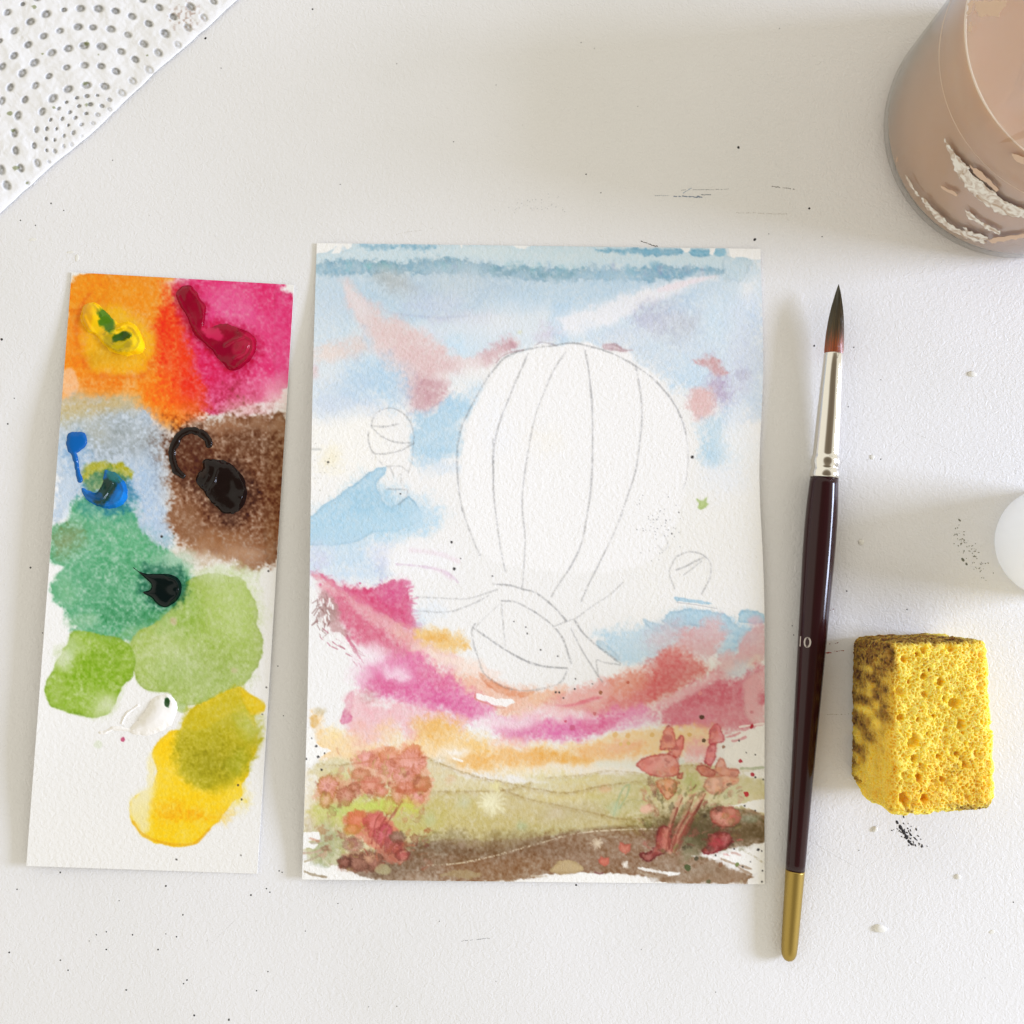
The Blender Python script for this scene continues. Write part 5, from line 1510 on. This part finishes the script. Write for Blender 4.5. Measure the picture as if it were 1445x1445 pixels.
holes = [(1270, 976, 9.5, 6.5, 20), (1303, 955, 6, 6.5, 0), (1327, 962, 5, 5.5, 0), (1347, 992, 7.5, 7, 0), (1356, 1022, 6.5, 11, 15), (1290, 1045, 8, 11, 25), (1271, 1014, 5.5, 6, 0), (1304, 916, 5.5, 6, 0), (1296, 922, 5, 5, 0),
         (1276, 930, 5, 5, 0), (1276, 1128, 8, 12, 0), (1304, 1127, 7, 8, 0), (1296, 1098, 5, 6, 0), (1290, 1070, 5, 6, 0), (1342, 912, 8, 7, 0), (1332, 986, 4, 5, 0), (1310, 1036, 4, 4.5, 0), (1324, 1068, 4.5, 5, 0), (1352, 1064, 5, 5, 0),
         (1306, 980, 4, 4, 0), (1318, 1010, 3.5, 4, 0), (1330, 1100, 5, 5, 0), (1296, 1016, 3.5, 4, 0), (1312, 945, 4, 4, 0), (1362, 1080, 5, 6, 0), (1284, 962, 3.5, 4, 0)]
istop = sstep(0.6, 0.95, nn[:, 2])
hole_n = 0.30 * n3(g / 1.5, 17) + 0.15 * n3(g / 0.7, 18)
for hx_, hy_, ra, rb_, rot in holes:
    c = P(hx_, hy_, HS)
    dx = (wp[:, 0] - c[0]) / PX * 1.10; dy = -(wp[:, 1] - c[1]) / PX * 1.10
    ca, sa = math.cos(math.radians(rot)), math.sin(math.radians(rot))
    q = np.sqrt(((dx * ca + dy * sa) / ra) ** 2 + ((-dx * sa + dy * ca) / rb_) ** 2)
    q = q + hole_n
    m = (1 - sstep(0.55, 1.05, q)) * istop
    disp = disp * (1 - 0.8 * m) - (1.5 + 0.13 * min(ra, rb_)) * m
wp2 = wp + nn * (disp * 0.001)[:, None]
# a torn corner at the near left foot
cut = sstep(0.55, 1.0, -rp_[:, 0]) * sstep(0.72, 1.0, -rp_[:, 1]) * sstep(0.2, 0.9, -rp_[:, 2])
wp2[:, 1] += 0.0035 * cut
wp2[:, 2] = np.maximum(wp2[:, 2], 0.00015)
# colours: dyed foam, brown paint soaked in along the left face and the edges
cs = np.empty((len(cp), 3)); cs[:] = np.array((252, 206, 26)) / 255.0
strand_hilite = np.maximum(1 - sstep(0.04, 0.20, wall), 0.8 * (1 - sstep(0.04, 0.2, wallb)))[:, None] * 0.75
cs = cs * (1 - strand_hilite) + np.array((255, 240, 158)) / 255.0 * strand_hilite
gs = g * np.array([1, 1, 0.42]); br = 0.5 + 0.5 * n3(gs / 7.0, 9); br2 = 0.5 + 0.5 * n3(gs / 2.6, 10); br3 = 0.5 + 0.5 * n3(g / 0.9, 12)
px_, py_, pz_ = rp_[:, 0], rp_[:, 1], rp_[:, 2]
left = sstep(0.80, 1.0, -px_)
stain = left * sstep(0.60, 1.08, 0.45 * br + 0.45 * br2 + 0.30 * (-pz_ * 0.5 + 0.5) + 0.42 * (py_ * 0.5 + 0.5))
stain = np.maximum(stain, left * sstep(0.32, 0.85, py_ + 0.45 * br2 - 0.35 * (pz_ * 0.5 + 0.5)) * 0.95)
stain = np.maximum(stain, sstep(0.93, 1.0, py_) * sstep(0.0, 0.5, 0.75 - px_ + 0.5 * br2) * 0.97)
stain = np.maximum(stain, sstep(0.84, 1.0, -py_) * sstep(0.40, 0.80, 0.45 * br2 + 0.5 * br3 + 0.12 * px_ + 0.1) * 0.8)
stain = np.maximum(stain, sstep(0.93, 1.0, px_) * sstep(0.5, 0.8, 0.6 * br2 + 0.5 * br3) * sstep(-0.2, -0.8, py_) * 0.6)
stain = np.maximum(stain, istop * sstep(0.80, 0.98, 0.5 * br + 0.55 * br3) * 0.35)
stain = np.maximum(stain, istop * sstep(0.80, 1.0, -px_) * sstep(0.62, 0.98, py_ + 0.3 * br2) * 0.9)
warm = np.clip(istop * sstep(0.1, -0.9, py_) * sstep(0.35, 0.7, br) + left * 0.55 * br, 0, 1)[:, None] * 0.26
cs = cs * (1 - warm) + np.array((226, 150, 26)) / 255.0 * warm
stain = (stain * (0.72 + 0.5 * br3)).clip(0, 1)[:, None]
gold = (left * (0.25 + 0.4 * br2))[:, None]
cs = cs * (1 - gold) + np.array((206, 150, 34)) / 255.0 * gold
scol = np.where((br3 > 0.55)[:, None], np.array((74, 44, 26)), np.array((104, 66, 32))) / 255.0
cs = cs * (1 - stain) + scol * stain
m = np.exp(-(((wp[:, 0] - P(1247, 905, HS)[0]) / 0.0011) ** 2 + ((wp[:, 1] - P(1247, 906, HS)[1]) / 0.0014) ** 2)) * sstep(0.7, 0.9, pz_)
cs = cs * (1 - m[:, None]) + np.array((20, 70, 66)) / 255.0 * m[:, None]
m_sponge, nt, b = mat('yellow_foam', rough=0.75, attr=True)
b.inputs['Subsurface Weight'].default_value = 0.6
b.inputs['Subsurface Radius'].default_value = (1.0, 0.7, 0.15)
b.inputs['Subsurface Scale'].default_value = 0.0036
b.inputs['Specular IOR Level'].default_value = 0.3
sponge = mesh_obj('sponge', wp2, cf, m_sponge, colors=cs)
tag(sponge, 'porous yellow sponge block stained dark brown along one side', 'sponge')
#SPONGE_END

# ------------------------------------------------------------------ glass jar of brush water
jc = P(1424, 190, 0.0); JS = 1.065; RJ = 0.0412
jar = thing('glass_jar', 'clear glass jar of murky brown brush water with torn label remains', 'jar', tuple(jc))
m_glass = bpy.data.materials.new('clear_glass')      # thin-walled glass: clear face on, reflecting and slightly grey at grazing angles
m_glass.use_nodes = True
nt = m_glass.node_tree
nt.nodes.clear()
g_out = nt.nodes.new('ShaderNodeOutputMaterial'); g_mix = nt.nodes.new('ShaderNodeMixShader')
g_tr = nt.nodes.new('ShaderNodeBsdfTransparent'); g_gl = nt.nodes.new('ShaderNodeBsdfGlossy')
g_pw = nt.nodes.new('ShaderNodeMath'); g_ma = nt.nodes.new('ShaderNodeMath'); g_lw = nt.nodes.new('ShaderNodeLayerWeight'); g_rp = nt.nodes.new('ShaderNodeValToRGB')
g_pw.operation = 'POWER'; g_pw.inputs[1].default_value = 4.5
g_ma.operation = 'MULTIPLY_ADD'; g_ma.inputs[1].default_value = 0.75; g_ma.inputs[2].default_value = 0.035
g_gl.inputs['Roughness'].default_value = 0.02
g_lw.inputs['Blend'].default_value = 0.5
g_rp.color_ramp.elements[0].position = 0.55; g_rp.color_ramp.elements[0].color = (0.985, 0.985, 0.98, 1)
g_rp.color_ramp.elements[1].position = 1.0; g_rp.color_ramp.elements[1].color = (0.80, 0.79, 0.77, 1)
nt.links.new(g_lw.outputs['Facing'], g_rp.inputs[0]); nt.links.new(g_rp.outputs[0], g_tr.inputs['Color'])
nt.links.new(g_lw.outputs['Facing'], g_pw.inputs[0]); nt.links.new(g_pw.outputs[0], g_ma.inputs[0]); nt.links.new(g_ma.outputs[0], g_mix.inputs[0]); nt.links.new(g_tr.outputs[0], g_mix.inputs[1]); nt.links.new(g_gl.outputs[0], g_mix.inputs[2])
nt.links.new(g_mix.outputs[0], g_out.inputs['Surface'])
HJ = 0.115
outer = [(0.0002, 0.0022), (0.020, 0.0020), (0.034, 0.0008), (0.0375, 0.0004), (0.0393, 0.0010), (0.0406, 0.0028), (RJ, 0.0060), (RJ, 0.0300), (RJ, 0.0800), (0.0408, 0.092), (0.0385, 0.100), (0.0365, 0.104), (0.0362, HJ), (0.0350, HJ + 0.0008)]
inner = [(0.0338, HJ), (0.0338, 0.104), (0.0364, 0.099), (0.0398, 0.091), (0.0405, 0.080), (0.0405, 0.0300), (0.0405, 0.0065), (0.0396, 0.0040), (0.0370, 0.0030), (0.020, 0.0030), (0.0002, 0.0030)]
Vj, Fj = lathe(outer + inner, 96); Vj[:, :2] *= JS
mesh_obj('glass', Vj, Fj, m_glass, jar)
m_water, nt, b = mat('murky_water', L8(190, 156, 131), 0.06)
b.inputs['Subsurface Weight'].default_value = 1.0
b.inputs['Subsurface Radius'].default_value = (1.0, 0.75, 0.5)
b.inputs['Subsurface Scale'].default_value = 0.016
HW = 0.0640
rw = 0.04045
wprof = [(0.0002, 0.0032), (0.020, 0.0032), (0.0370, 0.0032), (0.0395, 0.0042), (rw, 0.0067), (rw, 0.02), (rw, 0.03), (rw, 0.045), (rw, HW + 0.0003), (rw - 0.0003, HW + 0.0001), (rw - 0.0008, HW), (0.02, HW), (0.0002, HW)]
Vw, Fw = lathe(wprof, 96); Vw[:, :2] *= JS
mesh_obj('murky_water', Vw, Fw, m_water, jar)


m_pale_ring, nt, b = mat('pale_jar_ring', L8(226, 206, 186), 0.05)  # pale rings; the one at water level draws the meniscus highlight in its colour
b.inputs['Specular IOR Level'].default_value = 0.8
for nm, zz, rr_, th in (('waterline_glint', HW, (rw - 0.0001) * JS, 0.00026), ('lower_ring', 0.0490, RJ * JS + 0.00005, 0.00006)):  # the second is a thinner pale ring lower on the outer wall
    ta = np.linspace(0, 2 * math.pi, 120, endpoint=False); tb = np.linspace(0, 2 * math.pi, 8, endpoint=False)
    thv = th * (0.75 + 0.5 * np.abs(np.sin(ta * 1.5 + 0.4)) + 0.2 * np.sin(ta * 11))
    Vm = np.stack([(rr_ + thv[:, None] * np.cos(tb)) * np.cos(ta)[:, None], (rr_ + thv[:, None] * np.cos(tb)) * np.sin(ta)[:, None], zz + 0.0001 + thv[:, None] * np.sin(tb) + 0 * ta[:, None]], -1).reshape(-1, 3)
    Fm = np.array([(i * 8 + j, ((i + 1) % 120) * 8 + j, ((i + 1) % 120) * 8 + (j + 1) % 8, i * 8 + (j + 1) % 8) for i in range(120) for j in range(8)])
    mesh_obj(nm, Vm, Fm, m_pale_ring, jar)


def wall_scrap(name, pts_px, material, rad, thick=0.00004, warp=0.5, seed=1, label=None, step=0.8):
    """torn paper or film stuck to the round wall of the jar: an outline in photo pixels projected on the cylinder"""
    p = np.array(pts_px, float)
    xs = np.arange(p[:, 0].min() - 2, p[:, 0].max() + 2, step); ys = np.arange(p[:, 1].min() - 2, p[:, 1].max() + 2, step)
    Yg, Xg = np.meshgrid(ys, xs, indexing='ij')
    d = sdf_poly(Xg, Yg, p) + warp * fbm(Xg, Yg, 6, 700 + seed, 3)
    a0 = P(Xg, Yg, 0.0); dirv = a0 - CAM
    ox, oy = CAM[0] - jc[0], CAM[1] - jc[1]
    A = dirv[..., 0] ** 2 + dirv[..., 1] ** 2; Bq = 2 * (ox * dirv[..., 0] + oy * dirv[..., 1]); Cq = ox * ox + oy * oy - rad * rad
    disc = Bq * Bq - 4 * A * Cq
    t = (-Bq - np.sqrt(np.maximum(disc, 0))) / (2 * A)
    q = CAM + dirv * t[..., None]
    ok = (d > 0) & (disc > 0) & (q[..., 2] > 0.001) & (q[..., 2] < 0.099)
    n_, m_ = Xg.shape
    Fg = grid_faces(n_, m_)
    Fg = Fg[ok.ravel()[Fg].all(1)]
    if len(Fg) == 0: return None
    used = np.unique(Fg); remap = np.full(n_ * m_, -1); remap[used] = np.arange(len(used))
    Q = q.reshape(-1, 3)[used]
    out = Q.copy()
    rv = Q[:, :2] - jc[:2]; rl = np.linalg.norm(rv, axis=1)[:, None]
    curl = 0.5 + 0.5 * vnoise(Q[:, 0] * 1000, Q[:, 2] * 1000, 3.0, seed)
    out[:, :2] = jc[:2] + rv / rl * (rad + thick * (0.6 + 0.8 * curl))[:, None]
    f = remap[Fg]
    o = part(name, out, f, material, jar)
    if label: o['label'] = label
    sm = o.modifiers.new('thickness', 'SOLIDIFY'); sm.thickness = thick; sm.offset = -1
    return o


m_label, nt, b = mat('torn_label_paper', L8(222, 216, 206), 0.75)
tc = nt.nodes.new('ShaderNodeTexCoord'); nz_ = nt.nodes.new('ShaderNodeTexNoise'); nz_.inputs['Scale'].default_value = 260; nz_.inputs['Detail'].default_value = 4; nz_.inputs['Distortion'].default_value = 1.5
rp = nt.nodes.new('ShaderNodeValToRGB'); rp.color_ramp.elements[0].position = 0.36; rp.color_ramp.elements[0].color = L8(180, 156, 134); rp.color_ramp.elements[1].position = 0.56; rp.color_ramp.elements[1].color = L8(226, 221, 212)
nt.links.new(tc.outputs['Object'], nz_.inputs['Vector']); nt.links.new(nz_.outputs['Fac'], rp.inputs[0]); nt.links.new(rp.outputs[0], b.inputs['Base Color'])
add_bump(nt, b, [(500, 0.8, 3.0, 0.0001)])
m_resid, nt, b = mat('dried_glue', L8(206, 176, 150), 0.55)
add_bump(nt, b, [(500, 0.8, 3.0, 0.0001)])
for i, q in enumerate([
    [(1332, 192), (1338, 202), (1346, 214), (1356, 224), (1368, 235), (1366, 240), (1380, 252), (1396, 264), (1410, 276), (1424, 286), (1446, 294), (1450, 308), (1430, 308), (1414, 304), (1396, 294), (1380, 282), (1366, 268), (1354, 252), (1344, 232), (1336, 210)],
    [(1299, 276), (1304, 278), (1316, 292), (1330, 306), (1350, 320), (1372, 332), (1392, 342), (1388, 345), (1366, 338), (1342, 326), (1322, 310), (1306, 292)],
    [(1360, 294), (1370, 300), (1386, 312), (1400, 320), (1412, 326), (1410, 332), (1396, 326), (1378, 316), (1364, 306)],
    [(1277, 246), (1281, 250), (1290, 264), (1298, 277), (1294, 276), (1284, 262)],
    [(1356, 318), (1372, 326), (1394, 334), (1400, 340), (1384, 338), (1366, 330)]]):
    wall_scrap('label_scrap', q, m_label, RJ * JS + 0.00006, seed=20 + i, warp=3.0)
for i, q in enumerate([
    [(1328, 262), (1340, 266), (1352, 274), (1350, 278), (1336, 272), (1330, 268)],
    [(1368, 232), (1382, 240), (1398, 254), (1412, 268), (1406, 270), (1390, 258), (1374, 246)],
    [(1392, 338), (1412, 334), (1446, 330), (1446, 336), (1420, 340), (1400, 344)],
    [(1424, 214), (1436, 218), (1446, 222), (1446, 234), (1434, 228)],
    [(1264, 222), (1268, 220), (1267, 228), (1264, 230)]]):
    wall_scrap('glue_residue', q, m_resid, RJ * JS + 0.00006, seed=40 + i, warp=2.0)
for i, q in enumerate([
    [(1364, 36), (1370, 30), (1374, 36), (1373, 46), (1366, 46)],
    [(1376, 2), (1390, 0), (1420, 0), (1418, 10), (1408, 24), (1396, 22), (1384, 26), (1376, 14)],
    [(1366, 6), (1370, -2), (1376, 0), (1372, 14), (1366, 22), (1363, 30)]]):
    wall_scrap('glue_residue', q, m_resid, RJ * JS + 0.00006, seed=60 + i, warp=3.0)

# ------------------------------------------------------------------ white plastic pot
pc = P(1476, 766, 0.0); RP = 0.0176
m_pot, nt, b = mat('frosted_white_plastic', L8(246, 247, 248), 0.4)
p_tl = nt.nodes.new('ShaderNodeBsdfTranslucent'); p_mx = nt.nodes.new('ShaderNodeMixShader')
p_tl.inputs['Color'].default_value = L8(250, 251, 252)
p_mx.inputs[0].default_value = 0.5
nt.links.new(b.outputs[0], p_mx.inputs[1]); nt.links.new(p_tl.outputs[0], p_mx.inputs[2])
nt.links.new(p_mx.outputs[0], nt.nodes['Material Output'].inputs['Surface'])
HP = 0.032
pot_prof = [(0.0002, 0.0004), (0.0160, 0.0004), (0.0172, 0.0008), (RP, 0.0018), (RP, 0.012), (RP - 0.0004, HP - 0.0026), (RP - 0.0012, HP - 0.0008), (RP - 0.003, HP), (0.006, HP + 0.0002), (0.0002, HP + 0.0002)]
Vp, Fp = lathe(pot_prof, 96)
pot = mesh_obj('plastic_pot', Vp, Fp, m_pot)
pot.location = tuple(pc)
tag(pot, 'plain smooth white round plastic pot', 'pot')

# ------------------------------------------------------------------ dried paint on the table
rngs = np.random.default_rng(12)
Vq, Fq, Cq_ = [], [], []


def fleck(px, py, r, col, ecc=1.0, rot=None, h=0.00006):
    k = 7
    a0 = rngs.uniform(0, 6.28) if rot is None else math.radians(rot)
    an = np.linspace(0, 2 * math.pi, k, endpoint=False)
    rr = r * rngs.uniform(0.75, 1.2, k)
    ex = rr * ecc * np.cos(an); ey = rr * np.sin(an)
    x = px + ex * math.cos(a0) - ey * math.sin(a0); y = py + ex * math.sin(a0) + ey * math.cos(a0)
    b0 = sum(len(v) for v in Vq)
    ring = P(x, y, 0.00002); mid = P(x * 0.6 + px * 0.4, y * 0.6 + py * 0.4, 0.00002 + h)
    c = P(px, py, 0.00002 + h)[None]
    Vq.append(np.concatenate([ring, mid, c]))
    for i in range(k):
        j = (i + 1) % k
        Fq.append((b0 + j, b0 + i, b0 + k + i)); Fq.append((b0 + j, b0 + k + i, b0 + k + j)); Fq.append((b0 + k + j, b0 + k + i, b0 + 2 * k))
    Cq_.append(np.tile(np.array(col) / 255.0, (2 * k + 1, 1)))


BK = (34, 32, 34)
for x, y, r in [(85, 1231, 1.6), (24, 1255, 1.3), (234, 1250, 1.5), (354, 1263, 1.5), (168, 1271, 1.0), (258, 1291, 1.3), (136, 1319, 1.1), (150, 1315, 1.1), (126, 1328, 0.8), (187, 1319, 1.4), (234, 1318, 0.9), (249, 1322, 1.4), (223, 1340, 1.4), (150, 1340, 1.5),
                (13, 1344, 1.6), (85, 1355, 1.4), (96, 1369, 1.4), (178, 1397, 1.6), (259, 1388, 1.2), (264, 1383, 1.6), (378, 1371, 1.1), (362, 1398, 1.2), (431, 1314, 0.9), (274, 1433, 2.0), (323, 1439, 1.8), (376, 1254, 1.2), (381, 1259, 1.1), (477, 1275, 1.0),
                (441, 13, 1.5), (290, 54, 2.0), (312, 96, 1.0), (29, 311, 1.2), (90, 297, 1.0), (50, 318, 0.9), (72, 287, 1.3), (159, 226, 0.9), (2, 479, 2.2), (11, 598, 1.4), (20, 562, 1.0), (43, 801, 1.6), (60, 893, 1.0), (1042, 208, 2.2), (1142, 294, 1.8), (1160, 334, 1.0),
                (1065, 338, 2.6), (827, 246, 1.2), (848, 272, 1.0), (1149, 488, 1.6), (1205, 490, 1.2), (1243, 536, 0.9), (1197, 574, 0.9), (1243, 648, 1.1), (1195, 834, 1.4), (1280, 860, 1.2), (813, 1249, 1.8), (1118, 883, 1.0), (1120, 896, 1.0), (390, 690, 0.9), (392, 940, 1.0), (400, 1010, 0.8),
                (1430, 1273, 1.2), (1212, 1200, 0.9), (394, 1229, 1.2), (398, 1231, 1.2), (620, 1300, 0.8), (700, 1385, 0.7), (560, 1420, 0.8), (905, 1340, 0.7), (1010, 1400, 0.8), (560, 90, 0.7), (640, 200, 0.9), (700, 120, 0.7), (820, 60, 0.8), (480, 260, 0.8), (900, 150, 0.7), (1085, 330, 0.8), (1390, 1380, 0.7), (1100, 40, 0.7)]:
    fleck(x, y, r * 0.88, BK)
for k in range(18):
    fleck(rngs.uniform(5, 1440), rngs.uniform(5, 1440), rngs.uniform(0.35, 0.7), (90, 88, 86))
# sponge prints
for k in range(46):
    t = rngs.uniform(0, 1)
    fleck(1264 + t * 34 + rngs.normal(0, 6), 1160 + t * 34 + rngs.normal(0, 5), rngs.uniform(0.5, 1.3), (38, 28, 26), rngs.uniform(1, 2.2), rngs.uniform(30, 80))
for x, y, r in [(1271, 1168, 2.6), (1275, 1174, 3.0), (1279, 1181, 2.6), (1283, 1188, 2.2), (1286, 1191, 1.8), (1285, 1178, 1.8), (1266, 1160, 2)]:
    fleck(x, y, r, (26, 20, 22), 1.7, 60)
for k in range(80):
    t = rngs.uniform(0, 1)
    fleck(1350 + t * 38 + rngs.normal(0, 6), 745 + t * 66 + rngs.normal(0, 7), rngs.uniform(0.4, 0.9), (132, 132, 116), rngs.uniform(1, 1.8))
for x, y, r, c in [(1359, 790, 2.2, (104, 106, 92)), (1364, 796, 1.6, (104, 106, 92)), (1354, 734, 1.4, (110, 110, 96))]:
    fleck(x, y, r, c, 1.6, 50)
# scratches of blue and rust paint
for x0, y0, x1, y1, c, w in [(925, 276, 942, 276, (150, 158, 168), 0.5), (952, 277, 990, 278, (130, 142, 160), 0.9), (962, 268, 1030, 267, (120, 124, 130), 0.5), (988, 275, 1002, 275, (124, 130, 140), 0.7), (965, 272, 975, 266, (170, 182, 196), 0.8), (1090, 263, 1120, 267, (116, 112, 108), 0.6), (1040, 300, 1110, 302, (170, 164, 152), 0.4), (903, 340, 927, 348, (70, 66, 60), 0.7),
                             (1165, 910, 1182, 907, (120, 60, 50), 0.6), (1162, 922, 1172, 921, (170, 70, 58), 1.0), (1178, 919, 1190, 918, (150, 76, 60), 0.6), (1168, 862, 1176, 860, (130, 74, 56), 0.6), (1165, 1008, 1200, 1008, (150, 142, 120), 0.4), (652, 1328, 690, 1324, (120, 120, 122), 0.5), (1140, 1185, 1210, 1225, (196, 194, 190), 0.35), (560, 330, 610, 322, (204, 200, 192), 0.4), (300, 1330, 330, 1300, (206, 204, 202), 0.35), (1290, 610, 1350, 640, (210, 208, 204), 0.35)]:
    n_ = max(3, int(math.hypot(x1 - x0, y1 - y0) / 2.2))
    for i in range(n_):
        if rngs.uniform() < 0.2: continue
        t = i / (n_ - 1)
        fleck(x0 + (x1 - x0) * t, y0 + (y1 - y0) * t + rngs.normal(0, 0.3), w * rngs.uniform(0.7, 1.2), c, 2.2, math.degrees(math.atan2(y1 - y0, x1 - x0)), 0.00002)
for k in range(40):
    fleck(750 + rngs.normal(0, 26), 288 + rngs.normal(0, 9), rngs.uniform(0.4, 1.0), (206, 208, 210))
m_fleck, nt, b = mat('dried_paint_flecks', rough=0.5, attr=True)
fl = mesh_obj('paint_flecks', np.concatenate(Vq), Fq, m_fleck, table, colors=np.concatenate(Cq_))
fl['kind'] = 'stuff'
m_drop, nt, b = mat('dried_cream_paint', L8(231, 229, 222), 0.35)


def drop(px, py, rx, ry, h, rot=0.0):
    k = 20
    an = np.linspace(0, 2 * math.pi, k, endpoint=False)
    rings_ = [(1.0, 0.0), (0.96, 0.35), (0.85, 0.62), (0.62, 0.85), (0.32, 0.97)]
    V, Fd = [], []
    ph = rngs.uniform(0, 6.28)
    for s, hz in rings_:
        rr = s * (1 + 0.10 * np.sin(an * 2 + ph) + 0.06 * np.sin(an * 3 + ph * 2))
        x = px + rx * rr * np.cos(an); y = py + ry * rr * np.sin(an)
        q = P(x, y, 0.0); q[:, 2] = 0.00002 + h * hz
        V.append(q)
    c = P(px, py, 0.0); c[2] = h
    V.append(c[None])
    for i in range(len(rings_) - 1):
        for j in range(k):
            j2 = (j + 1) % k
            Fd.append((i * k + j2, i * k + j, (i + 1) * k + j, (i + 1) * k + j2))
    b0 = (len(rings_) - 1) * k
    for j in range(k):
        Fd.append((b0 + (j + 1) % k, b0 + j, len(rings_) * k))
    return mesh_obj('paint_drop', np.concatenate(V), Fd, m_drop, table)


for a in [(1242, 1310, 9, 6, 0.0011), (1235, 1170, 4, 4, 0.0007), (1352, 1237, 4, 4, 0.0006), (1372, 528, 6, 4.2, 0.0007), (1215, 765, 4.5, 3.8, 0.0006), (1231, 645, 3, 4, 0.0003),
          (47, 338, 6, 2, 0.00012), (100, 356, 5, 2, 0.00012), (109, 364, 3, 5, 0.00015), (1400, 1315, 4, 3, 0.00015)]:
    drop(*a)
